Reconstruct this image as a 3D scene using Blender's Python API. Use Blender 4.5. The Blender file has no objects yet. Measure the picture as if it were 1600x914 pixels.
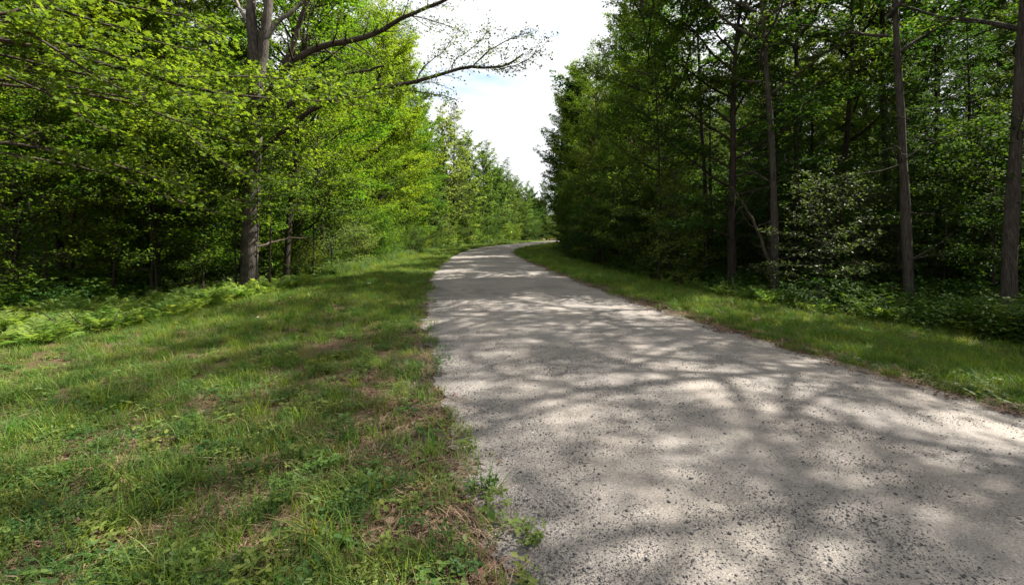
import bpy, math, random
import numpy as np

# ------------------------------------------------------------------ camera, sky, sun, exposure
SC = bpy.context.scene
COL = SC.collection
SUN_AZ = math.radians(76.0)      # clockwise from the view direction (+Y)
SUN_EL = math.radians(50.5)
FPX, HORIZON, EYE = 711.0, 368.0, 1.6

cam_d = bpy.data.cameras.new('camera')
cam_d.sensor_width = 36.0
cam_d.lens = 16.0
cam_d.shift_y = -(457.0 - HORIZON) / 1600.0
cam_d.clip_start = 0.05
cam_d.clip_end = 6000.0
cam = bpy.data.objects.new('camera', cam_d)
cam.location = (0, 0, EYE)
cam.rotation_euler = (math.radians(90), 0, 0)
COL.objects.link(cam)
SC.camera = cam

W = bpy.data.worlds.new('World')
SC.world = W
W.use_nodes = True
wn, wl = W.node_tree.nodes, W.node_tree.links
wn.clear()
sky = wn.new('ShaderNodeTexSky')
sky.sky_type = 'NISHITA'
sky.sun_disc = False
sky.sun_elevation = SUN_EL
sky.sun_rotation = SUN_AZ
tc = wn.new('ShaderNodeTexCoord')
mp = wn.new('ShaderNodeMapping')
mp.inputs['Scale'].default_value = (1.0, 1.0, 5.0)
wl.new(tc.outputs['Generated'], mp.inputs['Vector'])
nz = wn.new('ShaderNodeTexNoise')
nz.inputs['Scale'].default_value = 2.3
nz.inputs['Detail'].default_value = 7.0
nz.inputs['Roughness'].default_value = 0.55
wl.new(mp.outputs['Vector'], nz.inputs['Vector'])
rp = wn.new('ShaderNodeValToRGB')
rp.color_ramp.elements[0].position = 0.26
rp.color_ramp.elements[0].color = (0.15, 0.15, 0.15, 1)
rp.color_ramp.elements[1].position = 0.42
rp.color_ramp.elements[1].color = (1, 1, 1, 1)
wl.new(nz.outputs['Fac'], rp.inputs['Fac'])
mx = wn.new('ShaderNodeMixRGB')
mx.inputs['Color2'].default_value = (3.9, 3.95, 4.05, 1)     # bright thin summer cloud
wl.new(rp.outputs['Color'], mx.inputs['Fac'])
wl.new(sky.outputs['Color'], mx.inputs['Color1'])
bg = wn.new('ShaderNodeBackground')
bg.inputs['Strength'].default_value = 0.09
wl.new(mx.outputs['Color'], bg.inputs['Color'])
wo = wn.new('ShaderNodeOutputWorld')
wl.new(bg.outputs['Background'], wo.inputs['Surface'])

sun_d = bpy.data.lights.new('sun', 'SUN')
sun_d.energy = 5.0
sun_d.angle = math.radians(0.55)
sun_d.color = (1.0, 0.95, 0.86)
sun = bpy.data.objects.new('sun', sun_d)
sx, sy, sz = math.sin(SUN_AZ) * math.cos(SUN_EL), math.cos(SUN_AZ) * math.cos(SUN_EL), math.sin(SUN_EL)
sun.rotation_euler = (math.pi / 2 - SUN_EL, 0, math.atan2(sx, -sy))
COL.objects.link(sun)

SC.view_settings.view_transform = 'Standard'
SC.view_settings.look = 'None'
SC.view_settings.exposure = 1.75
SC.view_settings.gamma = 1.0
SC.render.engine = 'CYCLES'
SC.cycles.max_bounces = 8
SC.cycles.diffuse_bounces = 6
SC.cycles.glossy_bounces = 2
SC.cycles.transmission_bounces = 4
SC.cycles.sample_clamp_indirect = 4.0
SC.cycles.use_denoising = True

rng = np.random.default_rng(11)

# ------------------------------------------------------------------ the lie of the land
def curve(tbl):
    a = np.array(tbl, float)
    ys = np.linspace(a[0, 0], a[-1, 0], 1200)
    v = np.interp(ys, a[:, 0], a[:, 1])
    step = ys[1] - ys[0]
    for _ in range(2):
        k = max(3, int(2.2 / step)) | 1
        pad = np.pad(v, k // 2, mode='reflect', reflect_type='odd')
        v = np.convolve(pad, np.ones(k) / k, mode='valid')
    return lambda y: np.interp(y, ys, v)

XL = curve([(-20, 5.2), (-10, 2.8), (-5, 1.6), (0, .42), (2, -.06), (2.6, -.2), (3.4, -.42), (4.2, -.62), (5.9, -1.07), (8, -1.55),
            (10.2, -1.95), (15.8, -2.84), (20, -3.4), (26, -4.0), (33.5, -4.5), (42, -4.75), (52, -4.7), (60, -4.1), (67, -3.2),
            (80, -1.0), (95, 1.8), (110, 5.2), (126, 9.3), (150, 17), (200, 36)])
XR = curve([(-20, 13.5), (-10, 9.6), (-5, 7.9), (0, 6.1), (2, 5.4), (4.1, 4.62), (5.1, 4.3), (6.6, 3.85), (8.6, 3.4), (12.4, 2.8),
            (18.3, 2.0), (27, 1.1), (35.5, .35), (42, .12), (48, .15), (55, .75), (60, 1.4), (70, 3.0), (81, 5.2), (95, 8.4),
            (110, 12.4), (126, 17), (150, 25.5), (200, 46)])
LF = curve([(-20, -8), (0, -8.6), (8, -8.6), (12.6, -8.3), (18, -8.1), (26, -8.8), (42, -9.8), (60, -9.4), (80, -6.5), (95, -3.6),
            (126, 2.4), (150, 9.5), (200, 28)])
RF = curve([(-20, 17), (-5, 13), (0, 11.3), (4, 9.9), (7.4, 8.5), (11.4, 6.9), (17.7, 5.4), (25, 4.8), (35, 4.6), (50, 5.4), (60, 6.6),
            (81, 10.5), (100, 15), (126, 23), (200, 55)])

_w = [(rng.normal(0, 1, 2), rng.uniform(0, 6.28)) for _ in range(28)]
def fbm(x, y, f=1.0, o=0, n=5):
    v = 0
    for i in range(n):
        (kx, ky), ph = _w[(i + o) % 28]
        s = f * (1.55 ** i)
        v = v + np.sin((kx * x + ky * y) * s + ph + 1.3 * np.sin((ky * x - kx * y) * s * .6 + ph * 2)) / (1.25 ** i)
    return v / 3.0

def smooth(t):
    t = np.clip(t, 0, 1)
    return t * t * (3 - 2 * t)

def ground_z(x, y):
    dl = XL(y) - x
    dr = x - XR(y)
    z = -0.30 * smooth((dl - .5) / 6.0) - 0.26 * smooth((dr - .4) / 4.5)
    off = smooth((np.maximum(dl, dr) - .6) / 2.0)
    z = z + off * (0.035 * fbm(x, y, .9, 3) + .05 * fbm(x, y, .25, 9))
    inside = (dl < 0) & (dr < 0)
    return np.where(inside, -0.03 * smooth(np.minimum(-dl, -dr) / .4), z)

def px(u, v, d):                       # a point of the place at depth d metres ahead of the camera
    return np.array([(u - 800.0) / FPX * d, d, EYE + (HORIZON - v) / FPX * d])

# ------------------------------------------------------------------ mesh helpers
def mesh_from(name, V, F, smooth_shade=False, UV=None):
    """V (n,3); F list of arrays (m,k) of faces"""
    me = bpy.data.meshes.new(name)
    V = np.asarray(V, np.float32)
    F = [f for f in F if len(f)]
    me.vertices.add(len(V))
    me.vertices.foreach_set('co', V.ravel())
    li = np.concatenate([f.ravel() for f in F]).astype(np.int32)
    st, at = [], 0
    for f in F:
        k = f.shape[1]
        st.append(at + np.arange(len(f)) * k)
        at += len(f) * k
    st = np.concatenate(st).astype(np.int32)
    me.loops.add(len(li))
    me.polygons.add(len(st))
    me.polygons.foreach_set('loop_start', st)
    me.loops.foreach_set('vertex_index', li)
    if smooth_shade:
        me.polygons.foreach_set('use_smooth', np.ones(len(st), bool))
    me.update(calc_edges=True)
    if UV is not None:
        uv = me.uv_layers.new(name='UVMap')
        uv.data.foreach_set('uv', np.asarray(UV, np.float32)[li].ravel())
    return me

class Acc:
    def __init__(self):
        self.V, self.F, self.n = [], {}, 0
    def add(self, V, *Fs):
        for f in Fs:
            f = np.asarray(f)
            self.F.setdefault(f.shape[1], []).append(f + self.n)
        self.V.append(np.asarray(V, float))
        self.n += len(V)
    def tube(self, P, R, sides=6, wob=0.0, flare=None):
        P = np.asarray(P, float); R = np.asarray(R, float)
        n = len(P)
        T = np.gradient(P, axis=0)
        T /= np.linalg.norm(T, axis=1)[:, None] + 1e-9
        ref = np.array([0, 0, 1.0]) if abs(T[0, 2]) < .9 else np.array([1.0, 0, 0])
        A = np.cross(T, ref); A /= np.linalg.norm(A, axis=1)[:, None] + 1e-9
        B = np.cross(T, A)
        th = np.arange(sides) * 2 * math.pi / sides
        rr = R if R.ndim == 2 else R[:, None] * np.ones(sides)
        if wob:
            rr = rr * (1 + wob * np.random.default_rng(n * 7 + sides).normal(0, 1, rr.shape))
        V = P[:, None] + rr[..., None] * (np.cos(th)[None, :, None] * A[:, None] + np.sin(th)[None, :, None] * B[:, None])
        i = np.arange(n - 1)[:, None] * sides
        j = np.arange(sides)[None, :]
        j2 = (j + 1) % sides
        F = np.stack([i + j, i + j2, i + sides + j2, i + sides + j], -1).reshape(-1, 4)
        self.add(V.reshape(-1, 3), F)
    def mesh(self, name, sm=True):
        return mesh_from(name, np.concatenate(self.V), [np.concatenate(f) for f in self.F.values()], sm)

RHOMB = (np.array([(0, 0, 0), (.42, .30, .07), (1, 0, -.06), (.42, -.30, .07)]), np.array([(0, 2, 1), (0, 3, 2)]))
MAPLE = (np.array([(0, 0, 0), (-.04, .36, -.04), (.28, .24, .03), (.62, .46, -.07), (.60, .17, .02), (1.0, 0, -.1),
                   (.60, -.17, .02), (.62, -.46, -.07), (.28, -.24, .03), (-.04, -.36, -.04)]),
         np.array([(0, 2, 1), (0, 4, 2), (2, 4, 3), (0, 5, 4), (0, 6, 5), (0, 8, 6), (6, 8, 7), (0, 9, 8)]))
OVAL = (np.array([(0, 0, 0), (.25, .22, .03), (.65, .24, .02), (1, 0, -.06), (.65, -.24, .02), (.25, -.22, .03)]),
        np.array([(0, 2, 1), (0, 3, 2), (0, 4, 3), (0, 5, 4)]))
SPRIG = (np.array([(0, 0, 0), (.5, .16, .0), (1, 0, -.05), (.5, -.16, .0)]), np.array([(0, 2, 1), (0, 3, 2)]))

def unit(v):
    return v / (np.linalg.norm(v, axis=-1, keepdims=True) + 1e-9)

def leaf_geo(P, N, H, size, shape):
    N = unit(N)
    H = unit(H - N * (H * N).sum(-1, keepdims=True))
    S = np.cross(N, H)
    L, F = shape
    s = size[:, None, None]
    V = P[:, None] + s * (L[None, :, 0:1] * H[:, None] + L[None, :, 1:2] * S[:, None] + L[None, :, 2:3] * N[:, None])
    n, k = len(P), len(L)
    FF = F[None] + (np.arange(n) * k)[:, None, None]
    return V.reshape(-1, 3), FF.reshape(-1, 3)

def leaf_mesh(name, P, N, H, size, shape):
    V, F = leaf_geo(P, N, H, size, shape)
    return mesh_from(name, V, [F])

# ------------------------------------------------------------------ materials
def new_mat(name):
    m = bpy.data.materials.new(name)
    m.use_nodes = True
    m.node_tree.nodes.clear()
    return m, m.node_tree.nodes, m.node_tree.links

def ramp(n, stops):
    r = n.new('ShaderNodeValToRGB')
    e = r.color_ramp.elements
    while len(e) < len(stops):
        e.new(.5)
    for k, (p, c) in enumerate(stops):
        e[k].position = p
        e[k].color = (*c, 1)
    return r

def leaf_mat(name, cols, trans=.42, tint=(1.9, 1.75, .75), rough=.55, spec=.22, objvar=.12):
    m, n, l = new_mat(name)
    geo = n.new('ShaderNodeNewGeometry')
    rp = ramp(n, [(i / (len(cols) - 1), c) for i, c in enumerate(cols)])
    l.new(geo.outputs['Random Per Island'], rp.inputs['Fac'])
    oi = n.new('ShaderNodeObjectInfo')
    hs = n.new('ShaderNodeHueSaturation')
    mr = n.new('ShaderNodeMapRange')
    mr.inputs['To Min'].default_value = .5 - objvar * .22
    mr.inputs['To Max'].default_value = .5 + objvar * .22
    l.new(oi.outputs['Random'], mr.inputs['Value'])
    l.new(mr.outputs['Result'], hs.inputs['Hue'])
    mv = n.new('ShaderNodeMapRange')
    mv.inputs['To Min'].default_value = 1 + objvar * 1.6
    mv.inputs['To Max'].default_value = 1 - objvar * 1.6
    l.new(oi.outputs['Random'], mv.inputs['Value'])
    l.new(mv.outputs['Result'], hs.inputs['Value'])
    l.new(rp.outputs['Color'], hs.inputs['Color'])
    b = n.new('ShaderNodeBsdfPrincipled')
    b.inputs['Roughness'].default_value = rough
    b.inputs['Specular IOR Level'].default_value = spec
    l.new(hs.outputs['Color'], b.inputs['Base Color'])
    mu = n.new('ShaderNodeMixRGB'); mu.blend_type = 'MULTIPLY'
    mu.inputs['Fac'].default_value = 1
    mu.inputs['Color2'].default_value = (*tint, 1)
    l.new(hs.outputs['Color'], mu.inputs['Color1'])
    t = n.new('ShaderNodeBsdfTranslucent')
    l.new(mu.outputs['Color'], t.inputs['Color'])
    mix = n.new('ShaderNodeMixShader')
    mix.inputs['Fac'].default_value = trans
    l.new(b.outputs['BSDF'], mix.inputs[1]); l.new(t.outputs['BSDF'], mix.inputs[2])
    o = n.new('ShaderNodeOutputMaterial')
    l.new(mix.outputs['Shader'], o.inputs['Surface'])
    return m

def bark_mat(name, dark, light, scale=6.0, bump=1.0, patch=None):
    m, n, l = new_mat(name)
    tcn = n.new('ShaderNodeTexCoord')
    mpn = n.new('ShaderNodeMapping')
    mpn.inputs['Scale'].default_value = (1, 1, .3)
    l.new(tcn.outputs['Object'], mpn.inputs['Vector'])
    a = n.new('ShaderNodeTexNoise')
    a.inputs['Scale'].default_value = scale * 3.6
    a.inputs['Detail'].default_value = 8
    a.inputs['Roughness'].default_value = .72
    l.new(mpn.outputs['Vector'], a.inputs['Vector'])
    mp2 = n.new('ShaderNodeMapping')
    mp2.inputs['Scale'].default_value = (1, 1, .10)
    l.new(tcn.outputs['Object'], mp2.inputs['Vector'])
    v = n.new('ShaderNodeTexNoise')
    v.inputs['Scale'].default_value = scale * 5.5
    v.inputs['Detail'].default_value = 3
    v.inputs['Distortion'].default_value = 1.2
    l.new(mp2.outputs['Vector'], v.inputs['Vector'])
    mul = n.new('ShaderNodeMath'); mul.operation = 'MULTIPLY'
    l.new(a.outputs['Fac'], mul.inputs[0]); l.new(v.outputs['Fac'], mul.inputs[1])
    rp = ramp(n, [(.16, dark), (.36, light)])
    l.new(mul.outputs['Value'], rp.inputs['Fac'])
    big = n.new('ShaderNodeTexNoise')
    big.inputs['Scale'].default_value = 1.7
    big.inputs['Detail'].default_value = 4
    l.new(tcn.outputs['Object'], big.inputs['Vector'])
    rp2 = ramp(n, [(.45, (0, 0, 0)), (.62, (1, 1, 1))])
    l.new(big.outputs['Fac'], rp2.inputs['Fac'])
    mxn = n.new('ShaderNodeMixRGB')
    mxn.inputs['Color2'].default_value = (*(patch or tuple(min(1, c * 1.7) for c in light)), 1)
    l.new(rp.outputs['Color'], mxn.inputs['Color1'])
    mm = n.new('ShaderNodeMath'); mm.operation = 'MULTIPLY'; mm.inputs[1].default_value = .35
    l.new(rp2.outputs['Color'], mm.inputs[0])
    l.new(mm.outputs['Value'], mxn.inputs['Fac'])
    b = n.new('ShaderNodeBsdfPrincipled')
    b.inputs['Roughness'].default_value = .9
    b.inputs['Specular IOR Level'].default_value = .15
    l.new(mxn.outputs['Color'], b.inputs['Base Color'])
    bp = n.new('ShaderNodeBump')
    bp.inputs['Strength'].default_value = bump
    bp.inputs['Distance'].default_value = .03
    l.new(mul.outputs['Value'], bp.inputs['Height'])
    l.new(bp.outputs['Normal'], b.inputs['Normal'])
    o = n.new('ShaderNodeOutputMaterial')
    l.new(b.outputs['BSDF'], o.inputs['Surface'])
    return m

M = {}
def tinted(m, k, is_leaf):
    """the thing's own colour (Object Info) multiplies a neutral pattern"""
    n, l = m.node_tree.nodes, m.node_tree.links
    oi = [q for q in n if q.type == 'OBJECT_INFO']
    oi = oi[0] if oi else n.new('ShaderNodeObjectInfo')
    src = [q for q in n if q.type == 'VALTORGB'][0] if is_leaf else [q for q in n if q.type == 'MIX_RGB'][0]
    out = src.outputs['Color']
    tg = [(x.to_socket) for x in out.links]
    q = n.new('ShaderNodeMixRGB'); q.blend_type = 'MULTIPLY'; q.inputs['Fac'].default_value = 1
    l.new(out, q.inputs['Color1']); l.new(oi.outputs['Color'], q.inputs['Color2'])
    for t in tg: l.new(q.outputs['Color'], t)
    return m
M['tree_leaf'] = None
M['tree_leaf'] = tinted(leaf_mat('tree_leaf', [(.62, .66, .8), (1, 1, 1), (1.42, 1.38, 1.15)], .52, tint=(2.15, 1.9, .65), rough=.65, spec=.14), 1, True)
M['leaf_bright'] = leaf_mat('maple_leaf_yellow_green', [(.058, .105, .015), (.088, .145, .019), (.12, .175, .026)], .52, tint=(2.1, 1.85, .7), rough=.6, spec=.16)
M['leaf_mid'] = leaf_mat('broadleaf_mid_green', [(.030, .070, .014), (.05, .105, .018), (.085, .145, .025)], .40)
M['leaf_dark'] = leaf_mat('broadleaf_dark_green', [(.018, .042, .008), (.032, .066, .010), (.052, .095, .014)], .36, rough=.7, spec=.1)
M['leaf_pale'] = leaf_mat('broadleaf_pale_green', [(.055, .10, .03), (.085, .14, .045), (.12, .175, .065)], .40)
M['leaf_gloss'] = leaf_mat('beech_leaf_glossy', [(.025, .055, .012), (.035, .075, .018), (.055, .10, .028)], .34, rough=.55, spec=.22)
M['needle'] = leaf_mat('conifer_needles', [(.016, .038, .014), (.028, .058, .02), (.045, .085, .028)], .15, spec=.25)
M['fern'] = leaf_mat('fern_frond_green', [(.11, .185, .04), (.18, .265, .075)], .55, rough=.6, spec=.15)
M['grass'] = leaf_mat('grass_blade_green', [(.038, .076, .012), (.065, .12, .016), (.10, .15, .026), (.18, .17, .06)], .38, objvar=.2)
M['grass_lush'] = leaf_mat('lush_grass_blade_green', [(.042, .098, .010), (.075, .15, .014), (.11, .185, .02)], .42, objvar=.2)
M['forb'] = leaf_mat('weed_leaf_green', [(.05, .09, .018), (.075, .125, .024), (.11, .165, .035)], .38, objvar=.2)
M['clover'] = leaf_mat('clover_leaf_green', [(.038, .075, .016), (.06, .11, .022), (.09, .15, .035)], .35, objvar=.2)
M['straw'] = leaf_mat('dry_grass_straw', [(.10, .065, .035), (.17, .12, .07), (.26, .2, .125)], .2, tint=(1, .9, .7))
M['dead_leaf'] = leaf_mat('dead_leaf_brown', [(.045, .027, .017), (.10, .055, .033), (.19, .12, .08)], .12, tint=(1, .8, .6))
M['blue_leaf'] = leaf_mat('broad_blue_green_leaf', [(.04, .085, .05), (.05, .10, .06)], .2)
M['bark_grey'] = bark_mat('bark_grey_lichen', (.02, .017, .014), (.095, .082, .07))
M['tree_bark'] = tinted(bark_mat('tree_bark', (.24, .22, .20), (1, 1, 1)), 1, False)
M['bark_dark'] = bark_mat('bark_dark_brown', (.016, .013, .010), (.07, .055, .042))
M['bark_red'] = bark_mat('bark_reddish_brown', (.035, .022, .016), (.14, .085, .06))
M['bark_pale'] = bark_mat('bark_pale_grey', (.07, .062, .055), (.25, .225, .2), bump=.6)
M['dead_wood'] = bark_mat('weathered_dead_wood', (.06, .042, .032), (.20, .15, .12))

def ground_mat():
    m, n, l = new_mat('forest_soil_and_turf')
    tcn = n.new('ShaderNodeTexCoord')
    a = n.new('ShaderNodeTexNoise'); a.inputs['Scale'].default_value = 3.0; a.inputs['Detail'].default_value = 10; a.inputs['Roughness'].default_value = .7
    l.new(tcn.outputs['Object'], a.inputs['Vector'])
    r = ramp(n, [(.30, (.022, .016, .010)), (.48, (.055, .042, .022)), (.60, (.05, .062, .022)), (.75, (.12, .10, .055))])
    l.new(a.outputs['Fac'], r.inputs['Fac'])
    v = n.new('ShaderNodeTexVoronoi'); v.inputs['Scale'].default_value = 85
    l.new(tcn.outputs['Object'], v.inputs['Vector'])
    r2 = ramp(n, [(0, (.05, .03, .02)), (.35, (.18, .10, .06)), (.7, (.28, .20, .13)), (1, (.10, .085, .05))])
    l.new(v.outputs['Color'], r2.inputs['Fac'])
    mxn = n.new('ShaderNodeMixRGB'); mxn.inputs['Fac'].default_value = .38
    l.new(r.outputs['Color'], mxn.inputs['Color1']); l.new(r2.outputs['Color'], mxn.inputs['Color2'])
    b = n.new('ShaderNodeBsdfPrincipled'); b.inputs['Roughness'].default_value = .95; b.inputs['Specular IOR Level'].default_value = .1
    l.new(mxn.outputs['Color'], b.inputs['Base Color'])
    bp = n.new('ShaderNodeBump'); bp.inputs['Strength'].default_value = .8; bp.inputs['Distance'].default_value = .03
    l.new(v.outputs['Distance'], bp.inputs['Height']); l.new(bp.outputs['Normal'], b.inputs['Normal'])
    o = n.new('ShaderNodeOutputMaterial'); l.new(b.outputs['BSDF'], o.inputs['Surface'])
    return m

def road_mat():
    m, n, l = new_mat('packed_gravel')
    tcn = n.new('ShaderNodeTexCoord')
    uv = n.new('ShaderNodeSeparateXYZ'); l.new(tcn.outputs['UV'], uv.inputs['Vector'])
    P = tcn.outputs['Object']
    def noise(sc, det=4, ro=.6):
        q = n.new('ShaderNodeTexNoise'); q.inputs['Scale'].default_value = sc; q.inputs['Detail'].default_value = det; q.inputs['Roughness'].default_value = ro
        l.new(P, q.inputs['Vector']); return q.outputs['Fac']
    def math_(op, a, b=None, c=None):
        q = n.new('ShaderNodeMath'); q.operation = op
        for i, s in enumerate((a, b, c)):
            if s is None: continue
            if isinstance(s, (int, float)): q.inputs[i].default_value = s
            else: l.new(s, q.inputs[i])
        return q.outputs['Value']
    def mix(f, a, b):
        q = n.new('ShaderNodeMixRGB')
        for s, k in ((f, 'Fac'), (a, 'Color1'), (b, 'Color2')):
            if isinstance(s, float): q.inputs[k].default_value = s
            elif isinstance(s, tuple): q.inputs[k].default_value = (*s, 1)
            else: l.new(s, q.inputs[k])
        return q.outputs['Color']
    sand = ramp(n, [(.32, (.085, .075, .067)), (.5, (.205, .182, .160)), (.66, (.33, .295, .26))])
    l.new(noise(75, 8, .85), sand.inputs['Fac'])
    # small stones pressed into the surface: two sizes of cells, each with its own colour
    def stones(sc, lo, hi, dens):
        v = n.new('ShaderNodeTexVoronoi'); v.inputs['Scale'].default_value = sc; v.inputs['Randomness'].default_value = 1
        l.new(P, v.inputs['Vector'])
        sp = n.new('ShaderNodeSeparateColor'); l.new(v.outputs['Color'], sp.inputs['Color'])
        rr = ramp(n, [(0, lo), (.5, (.125, .12, .117)), (.8, hi), (1, (.42, .38, .34))])
        l.new(sp.outputs['Red'], rr.inputs['Fac'])
        size = math_('MULTIPLY', sp.outputs['Green'], .5)
        inn = math_('LESS_THAN', v.outputs['Distance'], size)
        keep = math_('LESS_THAN', sp.outputs['Blue'], dens)
        return rr.outputs['Color'], math_('MULTIPLY', inn, keep), v.outputs['Distance']
    edge = math_('MAXIMUM', math_('MULTIPLY', math_('SUBTRACT', .5, uv.outputs['X']), 1.4), math_('SUBTRACT', uv.outputs['X'], .55))            # 0 centre .. .5 edge
    patch = noise(.55, 3)
    coarse = math_('ADD', math_('MULTIPLY', patch, 1.6), math_('MULTIPLY', edge, .9))
    coarse = math_('ADD', coarse, math_('MULTIPLY', math_('SINE', math_('ADD', math_('MULTIPLY', uv.outputs['X'], 18.8), math_('MULTIPLY', patch, 2.5))), .22))
    mr = n.new('ShaderNodeMapRange'); mr.inputs['From Min'].default_value = .75; mr.inputs['From Max'].default_value = 1.35
    mr.inputs['To Min'].default_value = .30; mr.inputs['To Max'].default_value = .95
    l.new(coarse, mr.inputs['Value'])
    c1, m1, d1 = stones(82, (.075, .073, .075), (.18, .165, .15), mr.outputs['Result'])
    c2, m2, d2 = stones(160, (.085, .083, .085), (.21, .19, .17), mr.outputs['Result'])
    c3, m3, d3 = stones(42, (.05, .047, .048), (.16, .13, .11), math_('MULTIPLY', mr.outputs['Result'], .16))
    col = mix(m2, sand.outputs['Color'], c2)
    col = mix(m1, col, c1)
    col = mix(m3, col, c3)
    # wheel tracks a little greyer
    tr = math_('ADD', math_('MULTIPLY', math_('SINE', math_('ADD', math_('MULTIPLY', uv.outputs['X'], 18.8), math_('MULTIPLY', patch, 1.5))), .5), .5)
    grey = math_('MULTIPLY', tr, .28)
    col = mix(grey, col, (.11, .107, .107))
    stain = ramp(n, [(.33, (.74, .73, .74)), (.52, (1, 1, 1)), (.72, (1.2, 1.18, 1.14))])
    l.new(noise(.9, 6, .62), stain.inputs['Fac'])
    sm = n.new('ShaderNodeMixRGB'); sm.blend_type = 'MULTIPLY'; sm.inputs['Fac'].default_value = .8
    l.new(col, sm.inputs['Color1']); l.new(stain.outputs['Color'], sm.inputs['Color2']); col = sm.outputs['Color']
    b = n.new('ShaderNodeBsdfPrincipled'); b.inputs['Roughness'].default_value = .88; b.inputs['Specular IOR Level'].default_value = .22
    l.new(col, b.inputs['Base Color'])
    h = math_('ADD', math_('ADD', math_('MULTIPLY', m1, .8), math_('MULTIPLY', m2, .4)), math_('MULTIPLY', noise(60, 6, .7), .8))
    h = math_('ADD', h, math_('MULTIPLY', m3, 1.2))
    bp = n.new('ShaderNodeBump'); bp.inputs['Strength'].default_value = .6; bp.inputs['Distance'].default_value = .004
    l.new(h, bp.inputs['Height']); l.new(bp.outputs['Normal'], b.inputs['Normal'])
    o = n.new('ShaderNodeOutputMaterial'); l.new(b.outputs['BSDF'], o.inputs['Surface'])
    return m

def stone_mat():
    m, n, l = new_mat('gravel_stone')
    geo = n.new('ShaderNodeNewGeometry')
    r = ramp(n, [(0, (.04, .04, .044)), (.3, (.08, .078, .08)), (.55, (.12, .113, .11)), (.85, (.2, .18, .16)), (1, (.34, .31, .275))])
    l.new(geo.outputs['Random Per Island'], r.inputs['Fac'])
    b = n.new('ShaderNodeBsdfPrincipled'); b.inputs['Roughness'].default_value = .7; b.inputs['Specular IOR Level'].default_value = .3
    l.new(r.outputs['Color'], b.inputs['Base Color'])
    o = n.new('ShaderNodeOutputMaterial'); l.new(b.outputs['BSDF'], o.inputs['Surface'])
    return m

def plain_mat(name, col, rough=.7):
    m, n, l = new_mat(name)
    a = n.new('ShaderNodeTexNoise'); a.inputs['Scale'].default_value = 30
    r = ramp(n, [(.3, tuple(c * .75 for c in col)), (.7, tuple(min(1, c * 1.15) for c in col))])
    l.new(a.outputs['Fac'], r.inputs['Fac'])
    b = n.new('ShaderNodeBsdfPrincipled'); b.inputs['Roughness'].default_value = rough
    l.new(r.outputs['Color'], b.inputs['Base Color'])
    o = n.new('ShaderNodeOutputMaterial'); l.new(b.outputs['BSDF'], o.inputs['Surface'])
    return m

M['ground'] = ground_mat(); M['road'] = road_mat(); M['stone'] = stone_mat()
M['pale_stone'] = plain_mat('pale_stone', (.62, .62, .60))
M['white_petal'] = plain_mat('white_petal', (.75, .75, .72))
M['stem'] = plain_mat('plant_stem', (.07, .10, .035))

# ------------------------------------------------------------------ object helpers
TINT = dict(leaf_bright=(.078, .148, .015), leaf_mid=(.050, .094, .016), leaf_dark=(.026, .060, .011), leaf_pale=(.072, .125, .040),
            leaf_gloss=(.05, .095, .03), needle=(.028, .058, .02),
            bark_grey=(.07, .061, .05), bark_dark=(.045, .036, .028), bark_red=(.10, .06, .043), bark_pale=(.24, .215, .19))
def put(name, me, mat, parent=None, kind=None):
    o = bpy.data.objects.new(name, me)
    if mat is not None and not me.materials:
        me.materials.append(mat)
    COL.objects.link(o)
    o.parent = parent
    if kind: o['kind'] = kind
    return o

def tag(o, label, cat, group=None):
    o['label'] = label; o['category'] = cat
    if group: o['group'] = group
    return o

def empty(name, loc=(0, 0, 0), rz=0.0, s=1.0):
    o = bpy.data.objects.new(name, None)
    o.location = loc; o.rotation_euler = (0, 0, rz); o.scale = (s, s, s)
    o.empty_display_size = .3
    COL.objects.link(o)
    return o

# ------------------------------------------------------------------ setting: ground sheet and road
def grid_axis(lo, hi, c, fine, n):
    t = np.linspace(-1, 1, n)
    k = 6.5
    a = np.sinh(t * k) / math.sinh(k)
    return np.where(a < 0, c + a * (c - lo), c + a * (hi - c)) if fine is None else None

gx = np.unique(np.concatenate([np.linspace(-30, 30, 181), -30 - np.geomspace(1, 1800, 40), 30 + np.geomspace(1, 1800, 40)]))
gy = np.unique(np.concatenate([np.linspace(-6, 30, 121), np.linspace(30.6, 160, 130), -6 - np.geomspace(.5, 600, 24), 160 + np.geomspace(1, 2600, 36)]))
GX, GY = np.meshgrid(gx, gy)
GZ = ground_z(GX, GY)
nx, ny = len(gx), len(gy)
ii = (np.arange(ny - 1)[:, None] * nx + np.arange(nx - 1)[None]).ravel()
me = mesh_from('ground', np.stack([GX.ravel(), GY.ravel(), GZ.ravel()], 1), [np.stack([ii, ii + 1, ii + nx + 1, ii + nx], 1)], True)
put('ground', me, M['ground'], kind='structure')

ry = np.concatenate([np.arange(-16, 30, .08), np.arange(30, 200, .5)])
nc = 26
u = np.linspace(0, 1, nc)
jl = .15 * fbm(ry, ry * 0 + 3, 2.4, 2, 6) + .05 * fbm(ry, ry * 0, 9, 8, 4) + np.where(ry < 5, .05 * fbm(ry, ry * 0, 3.6, 12, 4), 0)
jr = .12 * fbm(ry, ry * 0 + 9, 2.0, 14, 6) + .05 * fbm(ry, ry * 0, 8, 18, 4)
xl, xr = XL(ry) + jl, XR(ry) + jr
RX = xl[:, None] * (1 - u) + xr[:, None] * u
RY = np.repeat(ry[:, None], nc, 1)
RZ = .006 + .055 * (1 - (2 * u - 1) ** 2)[None] + .006 * fbm(RX, RY, 1.3, 6) * (1 - (2 * u - 1) ** 2)[None]
ii = (np.arange(len(ry) - 1)[:, None] * nc + np.arange(nc - 1)[None]).ravel()
UV = np.stack([np.repeat(u[None], len(ry), 0).ravel(), RY.ravel() / 5.0], 1)
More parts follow.
